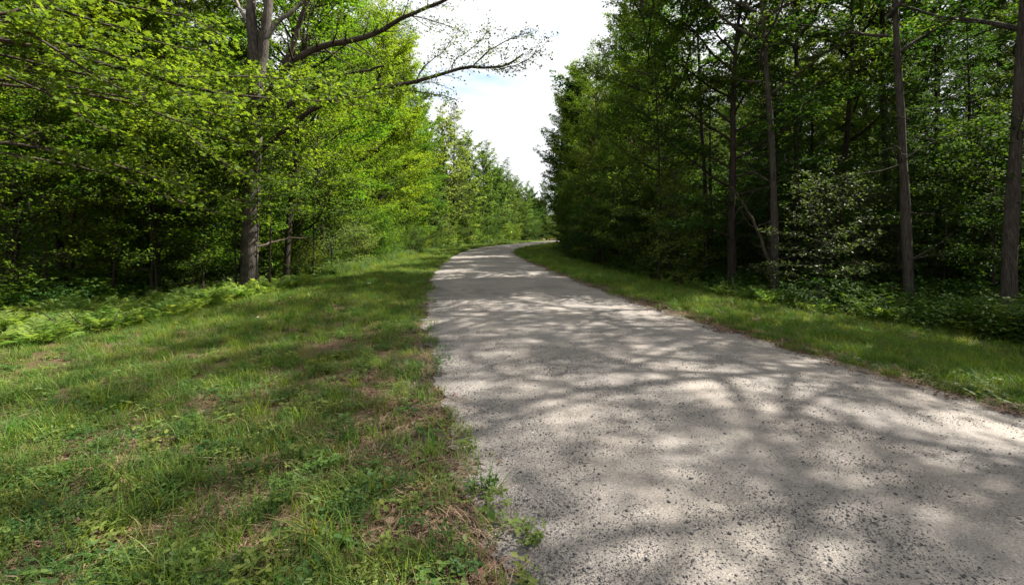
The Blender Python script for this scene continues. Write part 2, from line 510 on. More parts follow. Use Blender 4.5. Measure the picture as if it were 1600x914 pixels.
me = mesh_from('gravel_road', np.stack([RX.ravel(), RY.ravel(), RZ.ravel()], 1), [np.stack([ii, ii + 1, ii + nc + 1, ii + nc], 1)], True, UV)
put('gravel_road', me, M['road'], kind='structure')

def road_z(x, y):
    w = np.clip((x - XL(y)) / (XR(y) - XL(y)), 0, 1)
    return .006 + .055 * (1 - (2 * w - 1) ** 2)

# ------------------------------------------------------------------ tree builder
UP = np.array([0, 0, 1.0])
class Tree:
    def __init__(self, seed):
        self.r = np.random.default_rng(seed)
        self.trunk, self.wood = Acc(), Acc()
        self.lp, self.lh = [], []
    def poly(self, start, d, L, n, wob, trop):
        P = [np.array(start, float)]
        d = unit(np.array(d, float))
        for i in range(n):
            d = unit(d + self.r.normal(0, wob, 3) + trop * UP)
            P.append(P[-1] + d * L / n)
        return np.array(P)
    def twigs(self, P, L, step=.17, tl=(.22, .5), k=5, bare=0.0):
        """twigs with leaves along the polyline P"""
        seg = np.linalg.norm(np.diff(P, axis=0), axis=1)
        cum = np.concatenate([[0], np.cumsum(seg)])
        s = np.arange(.15 * cum[-1], cum[-1], step)
        side = 1
        for q in s:
            if self.r.random() < bare: continue
            j = min(np.searchsorted(cum, q) - 1, len(P) - 2); j = max(j, 0)
            a = P[j] + (P[j + 1] - P[j]) * (q - cum[j]) / seg[j]
            t = (P[j + 1] - P[j]) / seg[j]
            sd = unit(np.cross(t, UP) + self.r.normal(0, .15, 3)) * side
            side = -side
            d = unit(t * .7 + sd * self.r.uniform(.5, 1.1) + UP * self.r.normal(0.0, .16))
            l_ = self.r.uniform(*tl)
            e = a + d * l_
            if self.tw: self.wood.tube([a, (a + e) / 2 + self.r.normal(0, .01, 3), e], [.005, .004, .002], 3)
            w = self.r.uniform(.2, 1.05, k)
            self.lp.append(a + (e - a) * w[:, None]); self.lh.append(np.repeat(d[None], k, 0))
        w = self.r.uniform(.75, 1.03, k)
        self.lp.append(P[-2] + (P[-1] - P[-2]) * w[:, None]); self.lh.append(np.repeat(unit(P[-1] - P[-2])[None], k, 0))
    def dress(self, P, r0, step=.42, ratio=.42, s0=.22, k=5, flat=.12, trop=.02, tl=(.22, .5), bare=0., lmin=.5, tstep=.17):
        """side branches with twigs along a limb P"""
        seg = np.linalg.norm(np.diff(P, axis=0), axis=1)
        cum = np.concatenate([[0], np.cumsum(seg)])
        Lt = cum[-1]
        side = self.r.choice([-1, 1])
        q = s0 * Lt
        while q < Lt:
            j = max(0, min(np.searchsorted(cum, q) - 1, len(P) - 2))
            a = P[j] + (P[j + 1] - P[j]) * (q - cum[j]) / seg[j]
            t = (P[j + 1] - P[j]) / seg[j]
            sd = unit(np.cross(t, UP)) * side
            side = -side
            f = q / Lt
            d = unit(t * .75 + sd * self.r.uniform(.6, 1.2) + UP * self.r.normal(0.03, flat))
            L2 = max(lmin, ratio * Lt * (1.05 - .75 * f) * self.r.uniform(.6, 1.15))
            Q = self.poly(a, d, L2, 4, .12, trop)
            rr = max(.006, r0 * (1 - f) * .45)
            self.wood.tube(Q, np.linspace(rr, .004, 5), 3 if rr < .02 else 5)
            self.twigs(Q, L2, tstep, tl, k, bare)
            q += step * self.r.uniform(.6, 1.4)
        self.twigs(P[len(P) // 2:], Lt / 2, tstep, tl, k, bare)
    def limb(self, a, d, L, r, trop=.02, wob=.12, **kw):
        P = self.poly(a, d, L, 7, wob, trop)
        self.wood.tube(P, np.linspace(r, .008, 8), 6 if r > .03 else 4)
        self.dress(P, r, **kw)
    def leaves(self, name, shape, size, tilt=.45, jit=.05, keep=1.0):
        P = np.concatenate(self.lp); H = np.concatenate(self.lh)
        if keep < 1:
            s = self.r.random(len(P)) < keep
            P, H = P[s], H[s]
        n = len(P)
        P = P + self.r.normal(0, jit, (n, 3))
        H = H + self.r.normal(0, .7, (n, 3)) * [1, 1, .35] + [0, 0, -.25]
        N = UP + self.r.normal(0, tilt, (n, 3))
        return leaf_mesh(name, P, N, H, size * self.r.uniform(.65, 1.2, n), shape)

def trunk_path(r, H, lean, wob, n=14):
    P = [np.zeros(3)]
    d = unit(np.array([lean[0], lean[1], 1.0]))
    for i in range(n):
        d = unit(d + np.array([*r.normal(0, wob, 2), 0]) + .06 * UP)
        P.append(P[-1] + d * H / n)
    return np.array(P)

def foot(r, T, H, r0, m, taper=.93):
    """finer rings near the ground, where the stem flares into root lobes"""
    q = np.concatenate([[0, .12, .22, .34, .48, .7], np.arange(1, m - .5, .5)])
    P = np.stack([np.interp(q, np.arange(m), T[:, k]) for k in range(3)], 1)
    f = q / (m - 1)
    th = np.arange(14) * 2 * math.pi / 14
    lobes = 1 + .45 * np.sin(th * 3 + r.uniform(0, 6)) + .3 * np.sin(th * 5 + r.uniform(0, 6))
    R = (r0 * (1 - taper * f ** .9))[:, None] + (r0 * .55 * np.exp(-f * H / .32))[:, None] * lobes[None]
    R = R * (1 + .06 * np.sin(q * 2.3 + r.uniform(0, 6)))[:, None]
    return P, R

def broadleaf(seed, H, r0, c_lo, nl, spread, leaf, shape=RHOMB, lsize=.10, low_up=.15, hi_up=1.1, k=5, step=.42, prof='round',
              wob=.03, bark='bark_grey', tw=True, tilt=.45, flat=.12, lean=(0, 0), dead=0, tstep=.17):
    t = Tree(seed); t.tw = tw
    T = trunk_path(t.r, H, lean, wob)
    T0 = T.copy(); T0[0, 2] -= .25
    t.trunk.tube(*foot(t.r, T0, H, r0, len(T)), 14, .025)
    az = t.r.uniform(0, 6.28)
    for i in range(nl):
        g = c_lo + (1 - c_lo) * ((i + .5) / nl) ** .9 * .98
        az += 2.4 + t.r.normal(0, .35)
        if prof == 'round': pr = math.sqrt(max(.05, 1 - (((g - c_lo) / (1 - c_lo) - .4) / .68) ** 2))
        elif prof == 'full': pr = (1 - ((g - c_lo) / (1 - c_lo)) ** 3) * .42 + .58
        elif prof == 'dome': pr = .78 + .22 * math.sin(math.pi * min(1, (g - c_lo) / (1 - c_lo) + .1))
        else: pr = 1 - .9 * (g - c_lo) / (1 - c_lo)
        L = spread * pr * t.r.uniform(.62, 1.18)
        j = g * (len(T) - 1); a = T[int(j)] + (T[min(int(j) + 1, len(T) - 1)] - T[int(j)]) * (j - int(j))
        upv = low_up + (hi_up - low_up) * ((g - c_lo) / (1 - c_lo)) ** 1.2 + t.r.normal(0, .12)
        d = [math.cos(az), math.sin(az), upv]
        t.limb(a, d, L, min(r0 * .30, .012 + .013 * L), step=step, k=k, flat=flat, tstep=tstep)
    for i in range(dead):                                   # dead snag branches low on the stem
        g = t.r.uniform(.12, c_lo)
        az = t.r.uniform(0, 6.28); j = g * (len(T) - 1)
        P = t.poly(T[int(j)], [math.cos(az), math.sin(az), t.r.uniform(-.1, .6)], t.r.uniform(.5, 1.6), 5, .2, 0)
        t.wood.tube(P, np.linspace(.018, .004, 6), 4)
        for q in (2, 3, 4):
            Q = t.poly(P[q], t.r.normal(0, 1, 3), .35, 3, .2, 0); t.wood.tube(Q, [.007, .006, .004, .002], 3)
    return dict(trunk=t.trunk.mesh('trunk'), branches=t.wood.mesh('branches'),
                crown=t.leaves('crown', shape, lsize, tilt), bark=bark, leaf=leaf, H=H, nleaf=sum(len(x) for x in t.lp))

def conifer(seed, H, r0, c_lo, spread, bark='bark_dark'):
    t = Tree(seed); t.tw = False
    T = trunk_path(t.r, H, (0, 0), .012)
    T0 = T.copy(); T0[0, 2] -= .25
    f = np.linspace(0, 1, len(T))
    t.trunk.tube(T0, r0 * (1 - .95 * f) + .004, 10, .03)
    z = c_lo * H
    az = 0
    while z < H * .985:
        g = z / H
        for w in range(4):
            az += 1.7 + t.r.normal(0, .25)
            L = spread * (1 - g) ** .75 * t.r.uniform(.65, 1.15) + .12
            j = g * (len(T) - 1); a = T[int(j)] + (T[min(int(j) + 1, len(T) - 1)] - T[int(j)]) * (j - int(j))
            P = t.poly(a + [0, 0, t.r.uniform(-.15, .15)], [math.cos(az), math.sin(az), .15 + .5 * g], L, 5, .06, -.05)
            t.wood.tube(P, np.linspace(.010 + .008 * L, .004, 6), 4)
            t.dress(P, .02, step=.2, ratio=.34, s0=.15, k=6, flat=.05, trop=-.06, tl=(.1, .25), lmin=.22, tstep=.12)
        z += .32 + .25 * (1 - g)
    m = t.leaves('crown', SPRIG, .13, .3, .03)
    return dict(trunk=t.trunk.mesh('trunk'), branches=t.wood.mesh('branches'), crown=m, bark=bark, leaf='needle', H=H, nleaf=sum(len(x) for x in t.lp))

PROTO = {}
PROTO['tall1'] = broadleaf(101, 17, .20, .38, 26, 4.0, 'leaf_mid', lsize=.13, bark='bark_grey', dead=6, k=8, step=.25, tstep=.105, flat=.25, low_up=.5, hi_up=1.7)
PROTO['tall2'] = broadleaf(102, 18, .22, .45, 26, 4.2, 'leaf_mid', lsize=.135, bark='bark_dark', dead=8, k=8, step=.25, tstep=.105, flat=.25, low_up=.6, hi_up=1.7)
PROTO['tall3'] = broadleaf(103, 15.5, .15, .30, 28, 3.3, 'leaf_dark', lsize=.125, bark='bark_red', dead=5, k=8, step=.25, tstep=.105, flat=.2, low_up=.3, hi_up=1.6)
PROTO['edge1'] = broadleaf(111, 13, .15, .09, 40, 3.7, 'leaf_bright', lsize=.12, prof='full', bark='bark_dark', low_up=.08, hi_up=2.2, flat=.14, k=9, step=.27, tstep=.105)
PROTO['edge2'] = broadleaf(112, 11, .12, .08, 36, 3.3, 'leaf_bright', lsize=.115, prof='full', bark='bark_dark', low_up=.15, hi_up=2.2, flat=.16, k=9, step=.27, tstep=.105)
PROTO['edge3'] = broadleaf(113, 15, .18, .11, 42, 3.8, 'leaf_mid', lsize=.125, prof='full', bark='bark_dark', low_up=.25, hi_up=2.2, flat=.15, k=9, step=.27, tstep=.105)
PROTO['mid1'] = broadleaf(118, 13, .12, .20, 32, 3.2, 'leaf_bright', lsize=.12, prof='full', bark='bark_dark', low_up=.2, hi_up=1.6, flat=.1, k=7, step=.27, tstep=.105, dead=5)
PROTO['mid2'] = broadleaf(119, 12, .11, .26, 30, 3.3, 'leaf_bright', lsize=.12, prof='full', bark='bark_dark', low_up=.1, hi_up=1.5, flat=.08, k=7, step=.27, tstep=.105, dead=4)
PROTO['airy1'] = broadleaf(181, 16.5, .2, .30, 28, 4.2, 'leaf_mid', lsize=.12, bark='bark_grey', dead=6, k=5, step=.40, tstep=.22, flat=.3, low_up=.4, hi_up=1.7)
PROTO['airy2'] = broadleaf(182, 16, .18, .36, 26, 3.8, 'leaf_dark', lsize=.12, bark='bark_grey', dead=9, k=7, step=.36, tstep=.18, flat=.3, low_up=.4, hi_up=1.7)
PROTO['sap1'] = broadleaf(121, 5.2, .035, .10, 22, 1.6, 'leaf_mid', lsize=.10, prof='full', bark='bark_dark', low_up=.1, flat=.06, step=.26, tstep=.12, k=7)
PROTO['sap3'] = broadleaf(123, 6.6, .035, .42, 20, 1.9, 'leaf_bright', lsize=.10, prof='full', bark='bark_dark', low_up=0, hi_up=1., flat=.08, step=.26, tstep=.12, k=7)
PROTO['sap2'] = broadleaf(122, 3.6, .025, .08, 18, 1.4, 'leaf_bright', lsize=.09, prof='full', bark='bark_dark', low_up=.15, flat=.06, step=.26, tstep=.12, k=7)
PROTO['bush1'] = broadleaf(131, 2.3, .03, .04, 26, 1.3, 'leaf_mid', lsize=.08, prof='full', bark='bark_dark', low_up=.35, step=.18, tstep=.11, k=7)
PROTO['bush2'] = broadleaf(132, 1.5, .02, .04, 22, 1.0, 'leaf_pale', lsize=.06, prof='full', bark='bark_dark', low_up=.4, step=.16, tstep=.10, k=7)
PROTO['pine1'] = conifer(141, 16, .17, .10, 3.0)
PROTO['pine2'] = conifer(142, 9, .10, .06, 2.3)
PROTO['far1'] = broadleaf(151, 14, .2, .06, 40, 3.6, 'leaf_pale', lsize=.23, prof='dome', tw=False, k=8, low_up=.3, hi_up=2.4, flat=.5, tstep=.2)
PROTO['far2'] = broadleaf(152, 13, .2, .05, 40, 3.4, 'leaf_mid', lsize=.22, prof='dome', tw=False, k=8, low_up=.3, hi_up=2.4, flat=.45, tstep=.2)
PROTO['beech'] = broadleaf(161, 4.4, .028, .06, 24, 1.7, 'leaf_gloss', OVAL, .10, prof='full', bark='bark_dark', low_up=.15, flat=.05, step=.34, tstep=.10, k=4)
PROTO['mass1'] = broadleaf(171, 16, .2, .12, 30, 4.2, 'leaf_mid', lsize=.36, prof='round', tw=False, k=8, low_up=.3, hi_up=1.5, flat=.25, tstep=.34, step=.6)
PROTO['mass3'] = broadleaf(173, 4.2, .03, .03, 24, 1.9, 'leaf_dark', lsize=.105, prof='full', tw=False, k=10, low_up=.15, hi_up=1., flat=.1, tstep=.16, step=.3)
PROTO['mass2'] = broadleaf(172, 14, .2, .03, 32, 3.8, 'leaf_dark', lsize=.36, prof='full', tw=False, k=8, low_up=.2, hi_up=1.5, flat=.25, tstep=.34, step=.6)
print('LEAVES', {k: v['nleaf'] for k, v in PROTO.items()})

USED = []
def place(kind, x, y, label, name, cat='tree', group=None, s=1.0, rz=None, leaf=None, bark=None, lean=None, fat=1.0):
    pr = PROTO[kind]
    z = float(ground_z(np.array(x), np.array(y)))
    r = empty(name, (x, y, z), rng.uniform(0, 6.28) if rz is None else rz, s)
    if lean: r.rotation_euler = (lean[1], lean[0], r.rotation_euler[2])
    tag(r, label, cat, group)
    lf, bk = leaf or pr['leaf'], bark or pr['bark']
    glossy = lf == 'leaf_gloss'
    tk = put('trunk' if cat == 'tree' else 'stem', pr['trunk'], M['tree_bark'], r)
    tk.scale = (fat, fat, 1)
    br = put('branches', pr['branches'], M['tree_bark'], r)
    cr = put('crown' if cat == 'tree' else 'foliage', pr['crown'], M['leaf_gloss' if glossy else 'tree_leaf'], r)
    cr['kind'] = 'stuff'; br['kind'] = 'stuff'
    tk.color = br.color = (*TINT[bk], 1)
    v = rng.uniform(.85, 1.15)
    cr.color = (*(c * v for c in TINT[lf]), 1)
    USED.append((x, y))
    return r

def at(u, v, z=-.28):                 # ground point under picture position (u, v)
    d = (EYE - z) * FPX / (v - HORIZON)
    return (u - 800) / FPX * d, d

# ------------------------------------------------------------------ single trees that the eye can pick out
for (u, v, kind, s, fat, bark, leaf, label) in [
    (447, 446, 'tall3', 1.0, .8, 'bark_dark', 'leaf_bright', 'slim straight dark trunk rising alone at the grass edge beside the big forked oak'),
    (110, 452, 'tall2', .85, .5, 'bark_red', 'leaf_mid', 'dark trunk with a pale foot behind the bright ferns, nearer of two close together'),
    (126, 452, 'tall3', .95, .6, 'bark_red', 'leaf_mid', 'reddish brown trunk behind the ferns, just right of the one with a pale foot'),
    (57, 432, 'tall3', .8, .7, 'bark_pale', 'leaf_dark', 'pale mottled slender trunk deep behind the bright fern bank'),
    (150, 436, 'tall3', .85, .75, 'bark_dark', 'leaf_dark', 'thin black trunk behind the two brown trunks at the fern bank'),
    (207, 424, 'tall1', 1.0, 1.0, 'bark_grey', 'leaf_mid', 'tall grey trunk deep in the wood behind the fern bank'),
    (345, 419, 'tall1', 1.0, .8, 'bark_pale', 'leaf_mid', 'sunlit pale trunk deep in the wood left of the forked oak'),
    (360, 416, 'tall3', 1.0, 1.0, 'bark_dark', 'leaf_mid', 'dark trunk standing just behind the sunlit pale trunk'),
    (553, 412, 'edge3', 1.0, .9, 'bark_dark', 'leaf_bright', 'dark leaning trunk under layered yellow green leaves at the grass edge'),
    (515, 415, 'edge1', 1.0, 1.0, 'bark_dark', 'leaf_bright', 'broad maple with flat layered sprays between the slim trunk and the leaning one'),
    (1212, 470, 'airy2', .98, .64, 'bark_grey', 'leaf_dark', 'light grey slender trunk rising behind the glossy leaved shrub right of the road'),
    (1237, 445, 'airy1', 1.05, .6, 'bark_grey', 'leaf_mid', 'grey trunk standing close behind the light grey slender one'),
    (1420, 486, 'airy2', 1.05, .62, 'bark_grey', 'leaf_dark', 'straight grey brown trunk between the glossy shrub and the thick rough trunk'),
    (1575, 500, 'airy1', 1.1, .66, 'bark_grey', 'leaf_dark', 'thickest trunk on the right side, furrowed bark, near the edge of the picture'),
    (1030, 446, 'tall3', .85, .38, 'bark_dark', 'leaf_mid', 'short dark trunk at the shaded grass edge beyond the ferns'),
    (1105, 437, 'tall2', 1.0, .5, 'bark_dark', 'leaf_mid', 'black trunk forking high up, in the dark wood right of the road'),
    (1303, 446, 'tall3', 1.1, .75, 'bark_dark', 'leaf_mid', 'dark trunk behind the glossy shrub, between grey trunks'),
    (1380, 440, 'tall1', 1.1, .9, 'bark_dark', 'leaf_dark', 'dark trunk half hidden behind the straight grey brown one'),
]:
    x, y = at(u, v)
    place(kind, x, y, label, 'maple_tree' if kind[0] == 'e' else 'forest_tree', s=s, fat=fat, bark=bark, leaf=leaf)

# leaning and broken stems
def bare_stem(name, pts, r0, r1, mat, label, cat='tree', twigs=6, seed=5, sides=9):
    P = np.array(pts)
    base = P[0].copy()
    root = empty(name, base)
    t = Tree(seed)
    n = 12
    s = np.linspace(0, len(P) - 1, n)
    Q = np.stack([np.interp(s, np.arange(len(P)), P[:, k]) for k in range(3)], 1) - base
    Q[1:-1] += t.r.normal(0, .02, (n - 2, 3))
    t.trunk.tube(Q, np.linspace(r0, r1, n), sides, .08)
    for i in range(twigs):
        q = Q[t.r.integers(2, n)]
        B = t.poly(q, t.r.normal(0, 1, 3) + [0, 0, .5], t.r.uniform(.4, 1.2), 5, .2, 0)
        t.wood.tube(B, np.linspace(.014, .003, 6), 4)
    put('trunk', t.trunk.mesh('trunk'), M[mat], root)
    if twigs: put('branches', t.wood.mesh('branches'), M[mat], root, 'stuff')
    tag(root, label, cat)
    return root
bare_stem('leaning_tree', [px(301, 455, 15), px(292, 410, 15), px(284, 370, 15), px(282, 330, 15.2), px(290, 280, 15.6), px(296, 200, 16)], .12, .05, 'bark_dark',
          'crooked dark stem leaning left behind the ferns, between brown trunks and the oak', seed=6, twigs=10)
bare_stem('dead_snag', [px(276, 452, 17), px(272, 330, 17), px(267, 250, 17), px(261, 190, 17), px(252, 138, 17)], .13, .09, 'dead_wood',
          'broken reddish snag without leaves, leaning slightly, in the wood above the ferns', seed=7, twigs=5)
bare_stem('leaning_tree', [px(1207, 440, 13.2), px(1196, 392, 13), px(1178, 348, 12.8), px(1160, 318, 12.6), px(1142, 292, 12.4)], .055, .02, 'bark_dark',
          'bare dark branching stem leaning left against the light grey slender trunk', seed=8, twigs=7)
bare_stem('dead_branch', [px(398, 385, 15.2), px(420, 381, 15.8), px(447, 374, 17), px(480, 371, 17.2)], .045, .03, 'bark_dark',
          'dead dark bough lying level between the oak and the slim straight trunk', cat='branch', seed=9, twigs=0, sides=6)

# the forked oak with long limbs reaching over the road
def spline(pts, n):
    P = np.array(pts, float); s = np.linspace(0, len(P) - 1, n)
    out = []
    for q in s:
        i = min(int(q), len(P) - 2); t_ = q - i
        p0, p1, p2, p3 = P[max(i - 1, 0)], P[i], P[i + 1], P[min(i + 2, len(P) - 1)]
        out.append(.5 * (2 * p1 + (p2 - p0) * t_ + (2 * p0 - 5 * p1 + 4 * p2 - p3) * t_ ** 2 + (3 * p1 - p0 - 3 * p2 + p3) * t_ ** 3))
    return np.array(out)

ox, oy = at(388, 458)
OD = oy
oroot_z = float(ground_z(np.array(ox), np.array(oy)))
oroot = empty('oak_tree', (ox, oy, oroot_z))
tag(oroot, 'big forked grey oak whose long bare limbs reach out over the road', 'tree')
obase = np.array([ox, oy, oroot_z])
def opx(L): return [px(a, b, OD + c) - obase for a, b, c in L]
ot = Tree(900); ot.tw = True
TP = spline([np.array([0, 0, -.3])] + opx([(390, 400, 0), (394, 300, 0), (398, 200, 0), (402, 110, 0)]), 16)
ot.trunk.tube(TP, np.interp(np.arange(16), [0, 1, 4, 15], [.40, .29, .255, .22]), 14, .03)
put('trunk', ot.trunk.mesh('trunk'), M['bark_grey'], oroot)
def olimb(L, r0, r1, bark='bark_grey', dress=None, n=22, taper=True):
    a = Acc()
    P = spline(opx(L), n)
    P[1:-1] += ot.r.normal(0, .012, (n - 2, 3))
    a.tube(P, np.linspace(r0, r1, n), 9, .05)
    put('limb', a.mesh('limb'), M[bark], oroot)
    if dress: ot.dress(P, r0, **dress)
    return P
olimb([(401, 118, 0), (395, 60, 0), (391, 0, 0), (388, -70, .2), (380, -150, .4), (372, -240, .5)], .20, .06, dress=dict(s0=.45, ratio=.5))
olimb([(405, 122, 0), (412, 70, 0), (419, 10, 0), (424, -60, -.2), (432, -140, -.5), (445, -230, -.8)], .19, .06, dress=dict(s0=.45, ratio=.5))
olimb([(396, 55, 0), (384, 28, .3), (372, 8, .6), (350, -40, 1.0)], .08, .04, 'bark_pale', dress=dict(s0=.5))
olimb([(413, 66, 0), (432, 36, -.1), (455, 20, -.2), (478, -4, -.3), (510, -60, -.6)], .09, .045, 'bark_pale', dict(s0=.6))
SP = dict(s0=.28, ratio=.24, step=.24, k=4, bare=.05, tl=(.12, .34), flat=.3, tstep=.12)
olimb([(401, 195, 0), (432, 128, -.3), (470, 90, -.6), (510, 71, -.8), (565, 60, -1.0), (600, 45, -1.2), (640, 24, -1.4), (695, 0, -1.6), (745, -28, -1.8)], .13, .035, 'bark_dark', SP)
olimb([(434, 126, -.3), (448, 95, -.4), (462, 60, -.5), (470, 30, -.6), (482, 0, -.7), (492, -50, -.9)], .10, .05, 'bark_dark', dict(s0=.6, ratio=.4))
olimb([(402, 215, 0), (450, 166, -.5), (500, 134, -1.0), (530, 121, -1.2), (565, 112, -1.4), (600, 104, -1.6)], .07, .03, 'bark_dark', SP)
olimb([(402, 240, 0), (470, 182, -.8), (540, 149, -1.4), (590, 137, -1.7), (640, 130, -1.9), (690, 117, -2.1), (738, 105, -2.3), (776, 106, -2.4), (800, 98, -2.5), (818, 84, -2.6)],
      .085, .018, 'bark_dark', dict(SP, ratio=.19, s0=.35, step=.22))
olimb([(738, 105, -2.3), (755, 88, -2.3), (770, 76, -2.4), (800, 60, -2.4), (828, 52, -2.4)], .022, .007, 'bark_dark', dict(SP, s0=.1, ratio=.45, step=.16), 10)
olimb([(776, 106, -2.4), (800, 104, -2.5), (826, 92, -2.6), (850, 74, -2.7)], .016, .005, 'bark_dark', dict(SP, s0=.1, ratio=.4, step=.16), 10)
olimb([(700, 115, -2.1), (716, 92, -2.1), (742, 72, -2.0), (762, 50, -2.0)], .018, .005, 'bark_dark', dict(SP, s0=.1, ratio=.4, step=.18), 10)
olimb([(650, 128, -1.9), (664, 104, -1.8), (690, 84, -1.7), (708, 60, -1.6)], .02, .005, 'bark_dark', dict(SP, s0=.1, ratio=.4, step=.18), 10)
olimb([(640, 25, -1.4), (668, 30, -1.3), (700, 40, -1.2), (728, 52, -1.1)], .02, .005, 'bark_dark', dict(SP, s0=.1, ratio=.4, step=.18), 10)
olimb([(600, 136, -1.7), (640, 141, -1.8), (680, 148, -1.9), (712, 156, -2.0)], .03, .008, 'bark_dark', dict(SP, s0=.3), 10)
put('branches', ot.wood.mesh('branches'), M['bark_dark'], oroot)
put('crown', ot.leaves('crown', RHOMB, .078, .8), M['leaf_mid'], oroot)

# the near maple whose boughs hang in from the left
mx_, my_ = -11.3, 7.6
mz = float(ground_z(np.array(mx_), np.array(my_)))
mroot = empty('maple_tree', (mx_, my_, mz))
tag(mroot, 'near maple with big lobed leaves, its boughs hanging into the top left', 'tree')
mb = np.array([mx_, my_, mz])
mt = Tree(910); mt.tw = True
MP = trunk_path(mt.r, 13, (0, 0), .03); MP[0, 2] -= .3
mt.trunk.tube(MP, .24 * (1 - .85 * np.linspace(0, 1, len(MP))) + .01, 12, .03)
put('trunk', mt.trunk.mesh('trunk'), M['bark_grey'], mroot)
def mlimb(L, r0, r1, **kw):
    a = Acc(); P = spline([MP[int(kw.pop('z'))]] + [px(*q) - mb for q in L], 18)
    a.tube(P, np.linspace(r0, r1, 18), 7, .05)
    put('limb', a.mesh('limb'), M['bark_dark'], mroot)
    mt.dress(P, r0, **dict(dict(s0=.25, ratio=.28, step=.32, k=5, flat=.14, tl=(.2, .45), tstep=.16), **kw))
mlimb([(-120, 10, 7.7), (0, 38, 8), (80, 66, 8.3), (160, 80, 8.6), (240, 118, 9), (300, 138, 9.4), (365, 144, 9.8)], .055, .012, z=6)
mlimb([(-60, 5, 7.3), (50, 55, 7.7), (120, 100, 8), (170, 130, 8.2), (215, 150, 8.4), (262, 168, 8.7)], .035, .010, z=6)
mlimb([(-90, 80, 7.2), (15, 122, 7.4), (80, 150, 7.7), (140, 190, 8.0), (190, 215, 8.3)], .035, .010, z=5)
mlimb([(-60, -30, 8), (80, -25, 9), (200, 10, 10), (300, 30, 10.8), (350, 60, 11.5)], .045, .01, z=8)
mlimb([(-60, 60, 9), (60, 60, 10), (180, 110, 11), (280, 200, 11.8), (360, 260, 12.5), (430, 285, 13)], .04, .01, z=6)
mlimb([(40, 70, 8.2), (160, 100, 8.9), (300, 138, 9.6), (400, 152, 10.3), (500, 158, 11.0), (580, 150, 11.5), (640, 142, 11.9)], .045, .008, z=6)
mlimb([(60, 130, 8.6), (180, 150, 9.3), (300, 170, 10.1), (400, 195, 10.8), (480, 200, 11.4)], .035, .008, z=5)
mlimb([(60, 230, 9), (170, 255, 10), (280, 290, 11), (370, 312, 12), (455, 330, 12.6)], .035, .008, z=4)
mlimb([(150, 150, 9.4), (280, 190, 10.4), (380, 225, 11.2), (470, 240, 12)], .03, .008, z=5)
mlimb([(150, 120, 9.4), (280, 120, 10.2), (390, 120, 10.9), (480, 128, 11.6), (560, 140, 12)], .03, .008, z=6)
mlimb([(120, 260, 9.8), (240, 300, 11), (330, 330, 12), (410, 345, 12.8)], .025, .008, z=4)
mlimb([(-30, 20, 7.2), (60, 10, 7.6), (170, 40, 8.2), (260, 70, 8.8), (330, 80, 9.4)], .035, .008, z=7)
mlimb([(-100, -90, 7.6), (40, -60, 8), (160, -30, 8.2), (240, -20, 8.6)], .04, .01, z=9)
for i in range(12):
    a_ = rng.uniform(0, 6.28); j = rng.integers(8, 13)
    mt.limb(MP[j], [math.cos(a_), math.sin(a_), .5], rng.uniform(2, 3.8), .04, k=6, step=.34, tstep=.13)
put('branches', mt.wood.mesh('branches'), M['bark_dark'], mroot)
put('crown', mt.leaves('crown', MAPLE, .115, .5), M['leaf_bright'], mroot)

# ------------------------------------------------------------------ edge rows and the wood behind
HERO = [(a / b, b) for a, b in USED[:18]]
def hides(x, y, w=.8):
    return any(y < b + .3 and abs(x / y - q) < w / y for q, b in HERO)

def free(x, y, r):
    return all((x - a) ** 2 + (y - b) ** 2 > r * r for a, b in USED)

LBL = dict(
 le=('yellow green layered broadleaf tree in the row left of the road', 'layered trees along the left grass edge'),
 lf=('pale green full tree in the sunlit row at the bend of the road', 'sunlit trees at the far bend'),
 li=('slender tree standing back in the wood left of the road', 'trees standing in the wood left of the road'),
 ls=('young leafy sapling under the trees left of the road', 'saplings under the left trees'),
 rs=('young leafy sapling in deep shade right of the road', 'saplings under the right trees'),
 re=('dark leafy tree in the shaded row right of the road', 'shaded trees along the right grass edge'),
 ri=('tall tree standing back in the dark wood right of the road', 'trees standing in the dark wood right of the road'),
 hl=('dark drooping hemlock in the shade right of the road', 'hemlocks in the shade right of the road'),
 sh=('leafy green shrub at the foot of the sunlit left trees', 'shrubs along the far left grass edge'),
 rb=('tall tree on the near right verge side, mostly outside the picture', 'trees right of the camera'),
)
ORD = 'first second third fourth fifth sixth seventh eighth ninth tenth eleventh twelfth thirteenth fourteenth fifteenth sixteenth seventeenth eighteenth nineteenth twentieth'.split()
ORD += ['twenty ' + w for w in ORD[:9]] + ['thirtieth'] + ['thirty ' + w for w in ORD[:9]]
cnt = {}
def nth(key, text):
    cnt[key] = cnt.get(key, 0) + 1
    return text % ORD[cnt[key] - 1]
# left edge row
Y = 21.0
i = 0
while Y < 56:
    x = float(LF(Y)) - rng.uniform(1.2, 2.2)
    if free(x, Y, 1.6):
        k = ['edge1', 'edge2', 'edge3'][i % 3]
        place(k, x, Y, nth('le', 'layered yellow green maple, %s along the left grass edge going away from the slim trunk'), 'maple_tree', group=LBL['le'][1], s=rng.uniform(1.3, 1.55), leaf='leaf_bright' if i % 4 else 'leaf_mid')
    i += 1; Y += rng.uniform(2.6, 3.6)
# left edge near, higher crowns, over the ferns
for Y in (9.5, 10.8, 12.3, 13.8, 15.6, 17.4, 19.2):
    x = float(LF(Y)) - rng.uniform(4.2, 6.5)
    place(['mid1', 'mid2'][int(Y * 2) % 2], x, Y, nth('fr', 'leafy tree behind the bright ferns, %s in its rank from the near end'), 'forest_tree', group='trees in the first rank behind the ferns', s=rng.uniform(.85, 1.0), leaf='leaf_bright')
